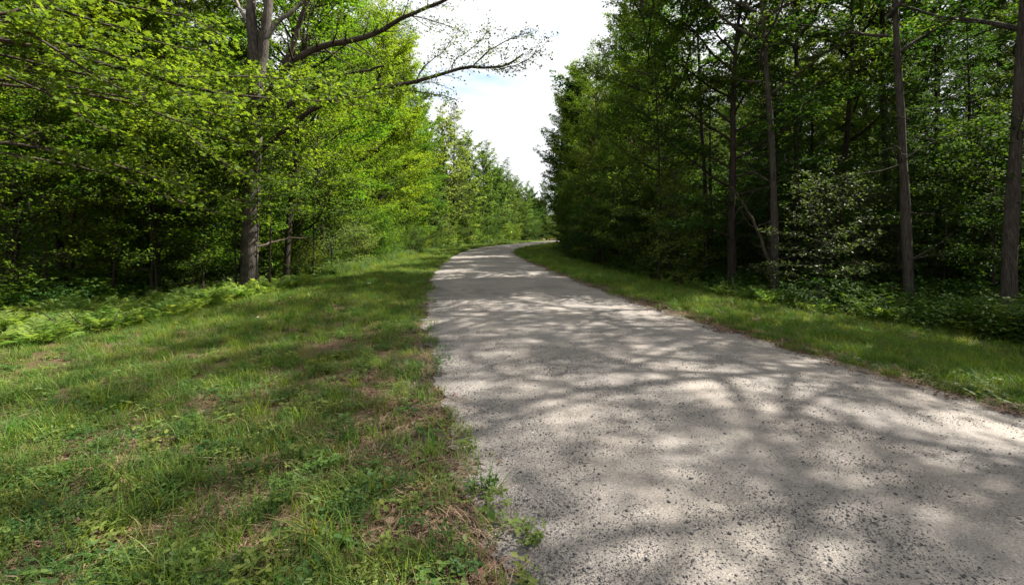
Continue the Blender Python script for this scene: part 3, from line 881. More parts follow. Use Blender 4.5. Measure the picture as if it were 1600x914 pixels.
# far bend
i = 0
while Y < 135:
    if Y >= 56:
        x = float(LF(Y)) - rng.uniform(.5, 1.9)
        k = ['far1', 'far2', 'far1', 'pine1', 'far2'][i % 5]
        conf = k == 'pine1'
        place(k, x, Y, nth('lp', 'narrow pine in the sunlit row at the bend, %s pine from the near end') if conf else nth('lf', 'full sunlit broadleaf tree at the bend, %s of them from the near end'), 'pine_tree' if conf else 'broadleaf_tree',
              group='pines in the sunlit row' if conf else LBL['lf'][1], s=rng.uniform(1.0, 1.3) * (1.15 if conf else 1), leaf=None if conf else ['leaf_pale', 'leaf_mid', 'leaf_pale', 'leaf_pale'][i % 4])
        i += 1
    Y += rng.uniform(3.2, 4.6)
for Y, x in ((150, 4), (153, 9), (158, 14), (160, 20), (164, 26), (156, -2), (168, 32), (170, 40)):
    place(['far2', 'far1'][x % 2], x - 2, Y, 'dark tree closing the view beyond the bend', 'broadleaf_tree', group='dark trees beyond the bend', s=rng.uniform(1.1, 1.4), leaf='leaf_dark')
# shrubs and saplings along left edge
Y = 19.0
while Y < 120:
    x = float(LF(Y)) + rng.uniform(-.8, .5)
    k = rng.choice(['bush1', 'bush2', 'bush1', 'sap2'])
    lf = str(rng.choice(['leaf_pale', 'leaf_mid', 'leaf_bright']))
    w = dict(leaf_pale='pale', leaf_mid='deep green', leaf_bright='yellow green')[lf] + (' near' if Y < 45 else ' distant')
    place(k, x, Y, '%s leafy shrub at the foot of the left edge trees' % w, 'shrub', 'shrub', '%s shrubs along the left grass edge' % w, s=rng.uniform(.7, 1.25) * (1 if Y < 60 else 1.35), leaf=lf)
    Y += rng.uniform(1.4, 2.6) * (1 if Y < 50 else 1.7)
n = 0
while n < 26:
    Y = rng.uniform(10, 40); x = float(LF(Y)) - rng.uniform(1.2, 11)
    if abs(x / Y) > 1.22 or not free(x, Y, .9) or hides(x, Y, .9): continue
    place(rng.choice(['sap1', 'sap2', 'bush1']), x, Y, LBL['ls'][0], 'sapling', 'sapling', LBL['ls'][1], s=rng.uniform(.6, 1.1), leaf=rng.choice(['leaf_mid', 'leaf_dark', 'leaf_bright']))
    n += 1
n = 0
while n < 24:
    Y = rng.uniform(11.0, 18.0); x = float(LF(Y)) - rng.uniform(1.4, 5.5)
    if abs(x / Y) > 1.2 or not free(x, Y, .7) or hides(x, Y, .55): continue
    place(rng.choice(['sap1', 'sap2']), x, Y, 'low bright sapling between the trunks just behind the fern bank', 'sapling', 'sapling', 'bright saplings behind the ferns', s=rng.uniform(.7, 1.2), leaf='leaf_bright')
    n += 1
BK = dict(bark_grey='grey barked', bark_dark='dark barked', bark_red='reddish barked', bark_pale='pale barked')
# left interior
n = t_ = 0
while n < 62 and t_ < 4000:
    t_ += 1
    Y = rng.uniform(8, 62); x = float(LF(Y)) - rng.uniform(3.5, 24)
    if abs(x / Y) > 1.25 or not free(x, Y, 2.2): continue
    bk = str(rng.choice(['bark_grey', 'bark_dark', 'bark_red', 'bark_pale']))
    dp = 'near the front' if float(LF(Y)) - x < 9 else 'far back'
    place(rng.choice(['tall1', 'tall2', 'tall3', 'tall3', 'edge3']), x, Y, '%s tree standing %s in the wood left of the road' % (BK[bk], dp), 'forest_tree', group='%s trees %s in the left wood' % (BK[bk], dp),
          s=rng.uniform(.8, 1.08), leaf=rng.choice(['leaf_mid', 'leaf_bright', 'leaf_dark']), bark=bk, fat=rng.uniform(.6, 1.0))
    n += 1
# right edge row
Y = 15.5
i = 0
while Y < 120:
    x = float(RF(Y)) + rng.uniform(1.2, 2.2) + (.9 if 20 < Y < 44 else 0)
    if free(x, Y, 1.5):
        place(['edge1', 'edge3', 'edge2', 'tall3'][i % 4] if Y < 44 else ['far1', 'edge3', 'far2'][i % 3], x, Y, nth('re', 'dark leafy tree in the right edge row, %s from the near end'), 'forest_tree', group=LBL['re'][1], s=rng.uniform(1.0, 1.15) * (1.2 if Y > 44 else 1), leaf='leaf_mid' if i % 3 else 'leaf_dark')
    i += 1; Y += rng.uniform(2.8, 3.8) * (1 if Y < 50 else 1.4)
n = 0
for (x, y, s) in ((8.9, 15.8, .85), (11.9, 14.0, .9), (14.2, 14.0, .95), (14.6, 15.5, 1.1), (10.2, 17.6, 1.0), (16.5, 14.2, 1.0), (9.2, 21, 1.1), (12.9, 19.6, 1.1)):
    place('pine2', x, y, LBL['hl'][0], 'hemlock_tree', group=LBL['hl'][1], s=s)
while n < 30:
    Y = rng.uniform(8.5, 40); x = float(RF(Y)) + rng.uniform(.8, 10)
    if abs(x / Y) > 1.22 or not free(x, Y, .9) or hides(x, Y, 1.9): continue
    place(rng.choice(['sap1', 'bush1', 'sap1']), x, Y, LBL['rs'][0], 'sapling', 'sapling', LBL['rs'][1], s=rng.uniform(.7, 1.2), leaf='leaf_dark')
    n += 1
n = 0
while n < 26:
    Y = rng.uniform(14.5, 50); x = float(RF(Y)) + rng.uniform(-.1, 1.6)
    if not free(x, Y, .8) or hides(x, Y, .7): continue
    place(rng.choice(['sap1', 'sap2', 'sap1']), x, Y, 'leafy young tree hanging low over the shaded right grass edge', 'sapling', 'sapling', 'low saplings along the right grass edge', s=rng.uniform(.8, 1.35), leaf=rng.choice(['leaf_mid', 'leaf_dark']))
    n += 1
n = t_ = 0
while n < 62 and t_ < 4000:
    t_ += 1
    Y = rng.uniform(11, 70); x = float(RF(Y)) + rng.uniform(3, 24)
    if abs(x / Y) > 1.25 or not free(x, Y, 2.3): continue
    bk = str(rng.choice(['bark_grey', 'bark_dark']))
    dp = 'near the front' if x - float(RF(Y)) < 9 else 'far back'
    place(rng.choice(['tall1', 'tall2', 'tall3', 'edge3']), x, Y, 'tall %s tree standing %s in the dark wood right of the road' % (BK[bk], dp), 'forest_tree', group='%s trees %s in the right wood' % (BK[bk], dp),
          s=rng.uniform(.85, 1.05), leaf=rng.choice(['leaf_mid', 'leaf_dark']), bark=bk, fat=rng.uniform(.5, .85))
    n += 1
x, y = at(1275, 482); place('beech', x, y, 'young beech with glossy leaves catching light, next to the light grey trunk', 'beech_sapling', 'sapling', s=.75, leaf='leaf_gloss')
x, y = at(1335, 470); place('beech', x, y, 'thinner beech sapling with pale level sprays, between two grey trunks', 'beech_sapling', 'sapling', s=.75, leaf='leaf_gloss')
x, y = at(380, 452); 
place('beech', x - .9, y - 1.0, 'young sapling with whitish shining leaves in front of the oak foot', 'beech_sapling', 'sapling', s=.75, leaf='leaf_gloss')
for i, (x, y) in enumerate(((-3.5, 118), (-1.2, 122), (.8, 126), (2.6, 130), (4, 134), (5.6, 138), (7.2, 142), (-3, 152), (0, 149), (3.5, 152), (7, 154), (10, 157), (13, 158), (16, 160), (18.5, 162))):
    place('bush1', x, y, 'low dark bush under the trees beyond the bend', 'shrub', 'shrub', 'bushes beyond the bend', s=2.2, leaf='leaf_dark')
for (u_, d_, s_, lf, lb) in ((368, 14.6, 1.0, 'leaf_mid', 'slender young maple whose leaves hide the left side of the oak trunk'), (422, 14.9, 1.05, 'leaf_bright', 'slender young maple with level sprays just right of the oak trunk'),
                             (318, 13.6, .95, 'leaf_mid', 'thin young maple left of the oak, leaves at head height'), (238, 13.0, 1.0, 'leaf_bright', 'thin upright young maple behind the middle of the fern bank'),
                             (178, 12.6, .8, 'leaf_bright', 'small bright young maple right of the two brown trunks'), (70, 11.6, .85, 'leaf_mid', 'thin young maple behind the near end of the fern bank'),
                             (490, 18.5, 1.0, 'leaf_bright', 'young yellow green maple right of the slim dark trunk')):
    place('sap3', (u_ - 800) / FPX * d_, d_, lb, 'maple_sapling', 'sapling', s=s_, leaf=lf)
# wood right of the camera, whose shade falls on the road
for (x, y, k, s) in ((11.2, 4.9, 'airy1', .93), (12.4, 7.9, 'airy1', 1.12), (15.2, 2.9, 'airy1', 1.05),
                     (16.6, 10.6, 'airy2', 1.0), (18.6, 4.6, 'airy1', 1.1), (19.2, 8.6, 'tall1', 1.0), (16.4, -.6, 'airy2', 1.05), (15.6, -5.4, 'airy1', 1.05), (19.6, .6, 'airy1', 1.1), (26, 10.5, 'tall2', 1), (19.5, -4.5, 'airy2', 1.05), (23, 3, 'tall1', 1.05)):
    place(k, x, y, LBL['rb'][0], 'forest_tree', group=LBL['rb'][1], s=s)
print('TREES', len(USED))

# ------------------------------------------------------------------ scattering (grass, weeds, litter, far wood): real geometry, one object each
def scatter(name, protos, P, rot, scl, idx):
    c = bpy.data.collections.new(name + '_pieces')
    for i, (m_, mat) in enumerate(protos):
        o = bpy.data.objects.new('%s_piece.%03d' % (name, i), m_)
        if mat and not m_.materials: m_.materials.append(mat)
        c.objects.link(o)
    me = bpy.data.meshes.new(name)
    n = len(P)
    me.vertices.add(n)
    me.vertices.foreach_set('co', np.asarray(P, np.float32).ravel())
    for nm, ty, v in (('rot', 'FLOAT_VECTOR', rot), ('scl', 'FLOAT', scl), ('idx', 'INT', idx)):
        a = me.attributes.new(nm, ty, 'POINT')
        a.data.foreach_set('vector' if ty == 'FLOAT_VECTOR' else 'value', np.asarray(v, np.int32 if ty == 'INT' else np.float32).ravel())
    for _, mat in protos:
        pass
    ng = bpy.data.node_groups.new(name + '_scatter', 'GeometryNodeTree')
    ng.interface.new_socket('Geometry', in_out='INPUT', socket_type='NodeSocketGeometry')
    ng.interface.new_socket('Geometry', in_out='OUTPUT', socket_type='NodeSocketGeometry')
    N, L = ng.nodes, ng.links
    gi, go = N.new('NodeGroupInput'), N.new('NodeGroupOutput')
    iop = N.new('GeometryNodeInstanceOnPoints')
    ci = N.new('GeometryNodeCollectionInfo')
    ci.inputs['Collection'].default_value = c
    ci.inputs['Separate Children'].default_value = True
    ci.inputs['Reset Children'].default_value = True
    L.new(gi.outputs[0], iop.inputs['Points'])
    L.new(ci.outputs[0], iop.inputs['Instance'])
    iop.inputs['Pick Instance'].default_value = True
    for nm, ty, sk in (('rot', 'FLOAT_VECTOR', 'Rotation'), ('scl', 'FLOAT', 'Scale'), ('idx', 'INT', 'Instance Index')):
        a = N.new('GeometryNodeInputNamedAttribute'); a.data_type = ty
        a.inputs['Name'].default_value = nm
        out = [o_ for o_ in a.outputs if o_.enabled and o_.name == 'Attribute'][0]
        L.new(out, iop.inputs[sk])
    L.new(iop.outputs[0], go.inputs[0])
    o = bpy.data.objects.new(name, me)
    COL.objects.link(o)
    md = o.modifiers.new('scatter', 'NODES'); md.node_group = ng
    o['kind'] = 'stuff'
    return o

def blades(seed, n, R, h, w, bend=.5, spreadv=.35, seg=3):
    """a clump of grass blades"""
    r = np.random.default_rng(seed)
    a = r.uniform(0, 6.28, n); q = R * np.sqrt(r.random(n))
    B = np.stack([q * np.cos(a), q * np.sin(a), np.zeros(n) - .01], 1)
    az = r.uniform(0, 6.28, n)
    D = np.stack([np.cos(az), np.sin(az), np.zeros(n)], 1)
    S = np.stack([-np.sin(az), np.cos(az), np.zeros(n)], 1)
    hh = h * r.uniform(.45, 1.15, n); ww = w * r.uniform(.7, 1.3, n); bb = bend * r.uniform(.2, 1.3, n)
    rows = []
    for k in range(seg + 1):
        f = k / seg
        out = hh * (bb * f ** 2 + spreadv * f * .5)
        zz = hh * (f - .35 * bb * f ** 2.2)
        c = B + D * out[:, None] + UP * zz[:, None]
        wd = ww * (1 - f ** 2) * .5
        if k < seg:
            rows += [c - S * wd[:, None], c + S * wd[:, None]]
        else:
            rows += [c]
    V = np.stack(rows, 1)
    k = V.shape[1]
    F4 = [(2 * i, 2 * i + 1, 2 * i + 3, 2 * i + 2) for i in range(seg - 1)]
    F3 = [(2 * seg - 2, 2 * seg - 1, 2 * seg)]
    off = (np.arange(n) * k)[:, None, None]
    return V.reshape(-1, 3), (np.array(F4)[None] + off).reshape(-1, 4), (np.array(F3)[None] + off).reshape(-1, 3)

def clump(name, *a, **kw):
    V, F4, F3 = blades(*a, **kw)
    return mesh_from(name, V, [F4, F3])

def forb_mesh(seed, n_st, R, h, lf, whorl=4, gap=.018):
    """upright weeds with whorls of small leaves"""
    r = np.random.default_rng(seed); acc = Acc(); LP, LN, LH, LS = [], [], [], []
    for i in range(n_st):
        a, q = r.uniform(0, 6.28), R * math.sqrt(r.random())
        b = np.array([q * math.cos(a), q * math.sin(a), 0]); d = unit(np.array([*r.normal(0, .22, 2), 1.0])); H = h * r.uniform(.5, 1.1)
        e = b + d * H
        acc.tube([b, e], [.0016, .0008], 3)
        z = .2 * H
        while z < H:
            ph = r.uniform(0, 6.28)
            for w in range(whorl):
                t = ph + w * 6.28 / whorl
                LP.append(b + d * z); LH.append([math.cos(t), math.sin(t), .35]); LN.append([*r.normal(0, .3, 2), 1]); LS.append(lf * (1.1 - .5 * z / H) * r.uniform(.7, 1.2))
            z += gap
    V, F = leaf_geo(np.array(LP), np.array(LN), np.array(LH, float), np.array(LS), OVAL)
    acc.add(V, F)
    return mesh_from('weeds', np.concatenate(acc.V), [np.concatenate(f) for f in acc.F.values()])

def low_leaf_mesh(seed, n, R, h, lf, shape, tri=3):
    """low ground cover: leaflets in threes on short stalks"""
    r = np.random.default_rng(seed); LP, LN, LH, LS = [], [], [], []
    for i in range(n):
        a, q = r.uniform(0, 6.28), R * math.sqrt(r.random()); H = h * r.uniform(.3, 1.1)
        p = np.array([q * math.cos(a), q * math.sin(a), H]); ph = r.uniform(0, 6.28); nn = np.array([*r.normal(0, .35, 2), 1])
        for w in range(tri):
            t = ph + w * 6.28 / tri
            LP.append(p); LH.append([math.cos(t), math.sin(t), 0]); LN.append(nn); LS.append(lf * r.uniform(.7, 1.2))
    return leaf_mesh('low_leaves', np.array(LP), np.array(LN, float), np.array(LH, float), np.array(LS), shape)

def litter_mesh(seed, n, R, sz, shape, flat=.5, z=.01):
    r = np.random.default_rng(seed)
    a, q = r.uniform(0, 6.28, n), R * np.sqrt(r.random(n))
    P = np.stack([q * np.cos(a), q * np.sin(a), z + r.uniform(0, .02, n)], 1)
    return leaf_mesh('litter', P, UP + r.normal(0, flat, (n, 3)), r.normal(0, 1, (n, 3)) * [1, 1, .2], sz * r.uniform(.5, 1.2, n), shape)

def straw_mesh(seed, n, R, L):
    r = np.random.default_rng(seed)
    a, q = r.uniform(0, 6.28, n), R * np.sqrt(r.random(n))
    P = np.stack([q * np.cos(a), q * np.sin(a), .008 + r.uniform(0, .03, n)], 1)
    thin = (np.array([(0, .012, 0), (.5, .016, .06), (1, 0, 0), (.5, -.016, .06), (0, -.012, 0)]), np.array([(0, 4, 3), (0, 3, 1), (1, 3, 2)]))
    main = r.normal(0, 1, 3) * [1, 1, 0]
    return leaf_mesh('straw', P, UP + r.normal(0, .3, (n, 3)), main + r.normal(0, .7, (n, 3)) * [1, 1, .2], L * r.uniform(.5, 1.2, n), thin)

GR = [(clump('g', 1, 46, .10, .13, .0045), M['grass']), (clump('g', 2, 60, .12, .08, .004), M['grass']), (clump('g', 3, 40, .09, .17, .005, bend=.8), M['grass']),
      (clump('g', 4, 55, .12, .10, .0045), M['grass_lush']), (clump('g', 5, 38, .08, .20, .006, bend=.8), M['grass_lush'])]
FB = [(forb_mesh(1, 12, .09, .12, .017), M['forb']), (forb_mesh(2, 9, .08, .15, .022, 3, .024), M['forb']), (forb_mesh(3, 14, .10, .09, .014), M['clover']),
      (low_leaf_mesh(4, 34, .11, .06, .022, OVAL), M['clover']), (low_leaf_mesh(5, 22, .10, .08, .035, OVAL), M['forb']), (low_leaf_mesh(6, 12, .09, .07, .05, OVAL, 2), M['forb'])]
DL = [(litter_mesh(1, 30, .16, .035, OVAL), M['dead_leaf']), (litter_mesh(2, 14, .16, .045, MAPLE), M['dead_leaf']), (straw_mesh(3, 40, .12, .14), M['straw']),
      (straw_mesh(4, 60, .13, .10), M['straw'])]

def sample(n, y0, y1, xlo, xhi, power=1.0):
    """points denser near the camera"""
    y = y0 * (y1 / y0) ** rng.random(n) if power else rng.uniform(y0, y1, n)
    lo, hi = xlo(y), xhi(y)
    lo = np.maximum(lo, -1.25 * y - .5); hi = np.minimum(hi, 1.25 * y + .5)
    x = lo + (hi - lo) * rng.random(n)
    return x, y

PATCH = [(-2.3, 2.2, .4), (-1.2, 3.8, .3), (-2.9, 4.4, .35), (-1.75, 2.75, .38), (-1.25, 2.45, .3), (-1.9, 5.2, .55), (-1.4, 4.6, .4), (-.9, 3.2, .35), (-3.6, 9.5, .45), (-.55, 2.5, .35), (-2.6, 6.6, .4), (-6.0, 8.5, .4), (-4.8, 6.5, .45), (-3.2, 3.4, .35), (-3.1, 12.5, .5)]
def bare(x, y):
    b = 0 * x
    for a, c, r in PATCH:
        b = np.maximum(b, np.exp(-((x - a) ** 2 + ((y - c)) ** 2) / (r * r)))
    return b

def do(name, protos, wts, x, y, keep, smin, smax, tilt=.15, far=None, z0=0):
    s = rng.random(len(x)) < keep
    x, y = x[s], y[s]; n = len(x)
    z = np.where((x > XL(y)) & (x < XR(y)), road_z(x, y), ground_z(x, y)) + z0
    rot = np.stack([rng.normal(0, tilt, n), rng.normal(0, tilt, n), rng.uniform(0, 6.28, n)], 1)
    sc_ = rng.uniform(smin, smax, n) * (1 if far is None else np.interp(y, far[0], far[1]))
    idx = rng.choice(len(protos), n, p=np.array(wts) / sum(wts))
    print(name, n)
    return scatter(name, protos, np.stack([x, y, z], 1), rot, sc_, idx)

FAR = ((2, 8, 20, 60, 120), (1, 1.15, 1.6, 2.4, 3.2))
# left verge grass
x, y = sample(19000, 1.6, 130, lambda y: LF(y) - .6, lambda y: XL(y) + .12)
dl = XL(y) - x
near = smooth((y - 4) / 6)
keep = (.30 + .7 * near) * (1 - .85 * bare(x, y)) * (.68 + .32 * np.clip(fbm(x, y, 1.4, 5) + .4, 0, 1)) * (.18 + .82 * smooth((dl - .0) / (.75 - .6 * near)))
do('verge_grass', GR, [3, 2.5, 2.4, 2.5, 1.4], x, y, keep, .6, 1.2, far=FAR)
# right verge grass
x, y = sample(9000, 3.2, 130, lambda y: XR(y) - .05, lambda y: RF(y) + .5)
dr = x - XR(y)
keep = (.25 + .75 * smooth((dr - .12) / .5)) * np.where(dr < 1.6, 1, .85)
do('right_verge_grass', GR, [2, 3, 1, 4, 1.6], x, y, keep, .6, 1.15, far=FAR)
# weeds
x, y = sample(9000, 1.6, 40, lambda y: LF(y) - .3, lambda y: XL(y) + .22)
dl = XL(y) - x
keep = (.55 + .45 * np.clip(fbm(x, y, 1.1, 1), -1, 1)) * (1 - .7 * bare(x, y)) * np.where(dl < .1, .35, 1) * np.interp(y, (0, 6, 16, 40), (1, .85, .45, .3))
do('weeds', FB, [3, 2, 3, 3, 2, 1.5], x, y, keep * .85, .55, 1.15, far=((2, 40), (1, 1.8)))
x, y = sample(900, 4, 20, lambda y: XR(y) - .0, lambda y: RF(y) + .5)
do('right_verge_weeds', FB, [1, 1, 1, 1, 2, 2], x, y, .6, .7, 1.3)
# litter and straw
x, y = sample(6500, 1.6, 30, lambda y: LF(y) - 1, lambda y: XL(y) + .3)
dl = XL(y) - x
keep = np.clip(.13 + .9 * bare(x, y) + .95 * np.exp(-((dl - .15) / .45) ** 2), 0, 1) * np.where(dl < -.02, .1, 1)
do('leaf_litter', DL, [3, 1.2, 2, 2], x, y, keep * .85, .6, 1.1, tilt=.05)
x, y = sample(1500, 3.6, 30, lambda y: XR(y) - .25, lambda y: XR(y) + .45)
do('right_edge_litter', DL, [3, 1, 1.5, 1.5], x, y, np.clip(.55 + .4 * fbm(x, y, 1.5, 7), 0, 1), .6, 1.1, tilt=.05)
x, y = sample(520, 1.6, 9, lambda y: XL(y) - 1.1, lambda y: XL(y) + .12)
do('edge_weeds', FB[3:], [3, 2, 1.2], x, y, .42 * np.clip(.5 + fbm(x, y, 1.7, 11), 0, 1.6), .6, 1.15)
# plants under the trees
UG = [(low_leaf_mesh(14, 60, .35, .32, .085, OVAL), M['leaf_mid']), (low_leaf_mesh(15, 50, .35, .22, .07, OVAL), M['leaf_dark']), (low_leaf_mesh(16, 50, .4, .5, .09, RHOMB), M['leaf_mid']),
      (forb_mesh(17, 14, .3, .55, .08, 3, .09), M['leaf_dark'])]
x, y = sample(2600, 6, 90, lambda y: LF(y) - 14, lambda y: np.where(y < 17, LF(y) - 2.6, LF(y) + .2))
do('undergrowth', UG, [3, 2, 3, 2], x, y, .75, .6, 1.2, far=FAR)
x, y = sample(1900, 6, 90, lambda y: RF(y) - .1, lambda y: RF(y) + 13)
do('shade_undergrowth', [UG[1], (low_leaf_mesh(18, 44, .4, .42, .075, RHOMB), M['leaf_dark']), UG[3]], [3, 2, 2], x, y, .8, .6, 1.2, far=FAR)
# tall pale weeds along the far left edge
TG = [(clump('t', 31, 60, .25, .5, .01, bend=.5), M['grass_lush']), (forb_mesh(32, 16, .22, .55, .06, 3, .06), M['leaf_pale'])]
x, y = sample(1100, 19, 125, lambda y: LF(y) - .3, lambda y: LF(y) + 1.1)
do('tall_weeds', TG, [2, 3], x, y, .9, .7, 1.3)
# loose gravel
def stone_mesh(seed, n, R):
    r = np.random.default_rng(seed); acc = Acc()
    O = np.array([(1, 0, 0), (0, 1, 0), (-1, 0, 0), (0, -1, 0), (0, 0, 1), (0, 0, -1)], float)
    F = np.array([(0, 1, 4), (1, 2, 4), (2, 3, 4), (3, 0, 4), (1, 0, 5), (2, 1, 5), (3, 2, 5), (0, 3, 5)])
    for i in range(n):
        a, q = r.uniform(0, 6.28), R * math.sqrt(r.random()); s = r.uniform(.002, .005) * (1.7 if r.random() < .06 else 1)
        V = O * (s * r.uniform(.6, 1.4, 3) * [1, 1, .6]) + r.normal(0, s * .18, (6, 3)); t = r.uniform(0, 6.28)
        V = V @ np.array([[math.cos(t), math.sin(t), 0], [-math.sin(t), math.cos(t), 0], [0, 0, 1]])
        acc.add(V + [q * math.cos(a), q * math.sin(a), s * .25], F)
    return mesh_from('stones', np.concatenate(acc.V), [np.concatenate(f) for f in acc.F.values()])
ST = [(stone_mesh(1, 60, .16), M['stone']), (stone_mesh(2, 60, .16), M['stone']), (stone_mesh(3, 26, .16), M['stone'])]
x, y = sample(5600, 1.5, 14, lambda y: XL(y) - .4, lambda y: XR(y) + .1)
un = (x - XL(y)) / (XR(y) - XL(y))
keep = np.clip(.28 + .75 * np.exp(-(un / .22) ** 2) + .3 * fbm(x, y, .9, 20), 0, 1)
do('loose_gravel', ST, [3, 3, 2], x, y, keep, .8, 1.2, tilt=0)

# ------------------------------------------------------------------ far wood, one mass
def far_wood(name, pts):
    allp = []
    for k, lf in (('mass1', 'leaf_mid'), ('mass2', 'leaf_dark')):
        allp += [(PROTO[k]['crown'], M[lf]), (PROTO[k]['trunk'], M['bark_dark'])]
    n = len(pts)
    k = np.where(np.arange(n) < 34, 1, rng.integers(0, 2, n))
    P = np.repeat(pts, 2, 0); rz = np.repeat(rng.uniform(0, 6.28, n), 2)
    rot = np.stack([0 * rz, 0 * rz, rz], 1); s = np.repeat(rng.uniform(.85, 1.1, n), 2)
    idx = np.stack([k * 2, k * 2 + 1], 1).ravel()
    return scatter(name, allp, P, rot, s, idx)
pts = []
for Y in np.arange(120, 170, 3.2):
    pts.append((float(RF(Y)) + 5, Y, -.3)); pts.append((float(LF(Y)) - 5, Y, -.3))
for i in range(230):
    Y = rng.uniform(4, 150); side = rng.random() < .5
    x = float(LF(Y)) - rng.uniform(24, 62) if side else float(RF(Y)) + rng.uniform(24, 62)
    pts.append((x, Y, -.3))
for i in range(110):
    pts.append((rng.uniform(-50, 90), rng.uniform(172, 215), -.3))
for i in range(70):
    Y = rng.uniform(62, 150)
    if rng.random() < .6: pts.append((float(LF(Y)) - rng.uniform(4.5, 24), Y, -.3))
    else: pts.append((float(RF(Y)) + rng.uniform(4.5, 24), Y, -.3))
far_wood('far_off_wood', np.array(pts))

def understory(name, xf, sg, n, y0, y1, dmax, lf):
    c = []
    while len(c) < n:
        Y = rng.uniform(y0, y1); d0 = 1.8 + 3.4 * max(0, min(1, (19 - Y) / 5)); d_ = d0 + (dmax - d0) * rng.random() ** 1.1
        x = float(xf(Y)) + sg * d_
        if abs(x / Y) > 1.3 or hides(x, Y, .8): continue
        c.append((x, Y))
    c = np.array(c); n = len(c)
    rot = np.stack([0 * c[:, 0], 0 * c[:, 0], rng.uniform(0, 6.28, n)], 1)
    P = np.stack([c[:, 0], c[:, 1], ground_z(c[:, 0], c[:, 1])], 1)
    scatter(name, [(PROTO['mass3']['crown'].copy(), M[lf]), (PROTO['mass3']['trunk'], M['bark_dark'])], np.repeat(P, 2, 0), np.repeat(rot, 2, 0),
            np.repeat(rng.uniform(.55, 1.35, n), 2), np.tile([0, 1], n))
q = []
while len(q) < 90:
    Y = rng.uniform(146, 182); x = rng.uniform(-4, 46)
    if XL(Y) - 1.2 < x < XR(Y) + 1: continue
    q.append((x, Y, -.35))
q = np.array(q); n = len(q)
scatter('bend_thicket', [(PROTO['mass3']['crown'].copy(), M['leaf_mid'])], q, np.stack([0 * q[:, 0], 0 * q[:, 0], rng.uniform(0, 6, n)], 1), rng.uniform(1.3, 2.2, n), np.zeros(n))
understory('left_understory', LF, -1, 330, 11, 75, 34, 'leaf_mid')
understory('right_understory', RF, 1, 380, 9, 75, 34, 'leaf_dark')

# ------------------------------------------------------------------ ferns, each with its fronds
def frond_mesh(seed, L=.42, arch=.5):
    r = np.random.default_rng(seed); n = 24
    acc = Acc()
    f = np.linspace(0, 1, n + 2)
    C = np.stack([L * (f * .8), .03 * L * np.sin(f * 3), L * (.85 * f - arch * f ** 2.4)], 1)
    acc.tube(C, np.linspace(.0035, .001, n + 2), 3)
    LP, LN, LH, LS = [], [], [], []
    for i in range(3, n + 1):
        w = math.sin(math.pi * min(1, .14 + .9 * (i / n))) ** .9 * .26 * L + .008
        for sd in (-1, 1):
            LP.append(C[i]); LH.append([.5, sd, -.12 + r.normal(0, .14)]); LN.append([-.3 + r.normal(0, .2), r.normal(0, .25), 1]); LS.append(w * r.uniform(.75, 1.15))
    nar = (np.array([(0, 0, 0), (.35, .075, .02), (.75, .05, -.02), (1, 0, -.08), (.75, -.05, -.02), (.35, -.075, .02)]), OVAL[1])
    V, F = leaf_geo(np.array(LP), np.array(LN, float), np.array(LH, float), np.array(LS), nar)
    acc.add(V, F)
    return mesh_from('frond', np.concatenate(acc.V), [np.concatenate(g) for g in acc.F.values()])
FR = [frond_mesh(1), frond_mesh(2, .5, .42), frond_mesh(3, .36, .6)]
for m_ in FR: m_.materials.append(M['fern'])
def fern(x, y, s, label, group):
    z = float(ground_z(np.array(x), np.array(y)))
    r = empty('fern', (x, y, z), rng.uniform(0, 6.28), s)
    tag(r, label, 'fern', group)
    n = rng.integers(7, 11)
    for i in range(n):
        f = put('frond', FR[rng.integers(0, 3)], None, r)
        f.rotation_euler = (rng.normal(0, .12), rng.normal(-.15, .2), i * 6.28 / n + rng.normal(0, .2))
        f.scale = [rng.uniform(.8, 1.15)] * 3
n = 0
while n < 230:
    Y = 7.0 + 9.5 * rng.random() ** 1.0
    x = float(LF(Y)) + .55 - rng.random() ** 1.3 * 3.4
    if x / Y < -1.18: continue
    w = 'outer rim' if x > float(LF(Y)) - .9 else 'shaded back'
    e = 'near end' if Y < 11.5 else 'oak end'
    fern(x, Y, rng.uniform(.75, 1.5), 'light green fern at the %s of the fern bank, toward its %s' % (w, e), 'ferns on the %s, %s of the bank' % (w, e)); n += 1
for i in range(16):
    Y = rng.uniform(16.5, 24); fern(float(LF(Y)) + rng.uniform(-.6, .4), Y, rng.uniform(.8, 1.3), 'fern at the foot of the slim dark trunk or along the grass edge beyond', 'ferns by the slim dark trunk')
for i in range(34):
    Y = rng.uniform(9.5, 17); fern(float(RF(Y)) + rng.uniform(-.35, .8), Y, rng.uniform(.8, 1.4), 'dark fern in the shade at the right grass edge', 'ferns in the right hand shade')

# ------------------------------------------------------------------ single small things on the verge
def tuft(u, v, seed, nb, R, h, w, mat, label, bend=.9, z=-.05):
    x, y = at(u, v, z)
    o = put('grass_tuft', clump('grass_tuft', seed, nb, R, h, w, bend=bend), M[mat])
    o.location = (x, y, float(ground_z(np.array(x), np.array(y))))
    return tag(o, label, 'grass tuft')
tuft(490, 862, 61, 46, .05, .26, .009, 'grass', 'big dark tuft of wide arching blades at the bottom edge of the verge')
tuft(262, 782, 62, 30, .06, .20, .007, 'grass', 'loose tuft of long curved blades beside the straw patch')
tuft(440, 700, 63, 44, .08, .20, .006, 'grass', 'dark grass tuft halfway down the left verge, before the leafy clover')
tuft(600, 590, 64, 30, .06, .26, .006, 'grass_lush', 'bright tuft behind the brown leaf patch, foot of the tall weed', z=-.1)
tuft(1540, 590, 65, 70, .22, .30, .006, 'grass_lush', 'tallest sunlit yellow green tuft at the right road edge', bend=.5)
tuft(1585, 612, 66, 60, .2, .26, .006, 'grass_lush', 'bright tuft nearest the camera on the right road edge', bend=.5)
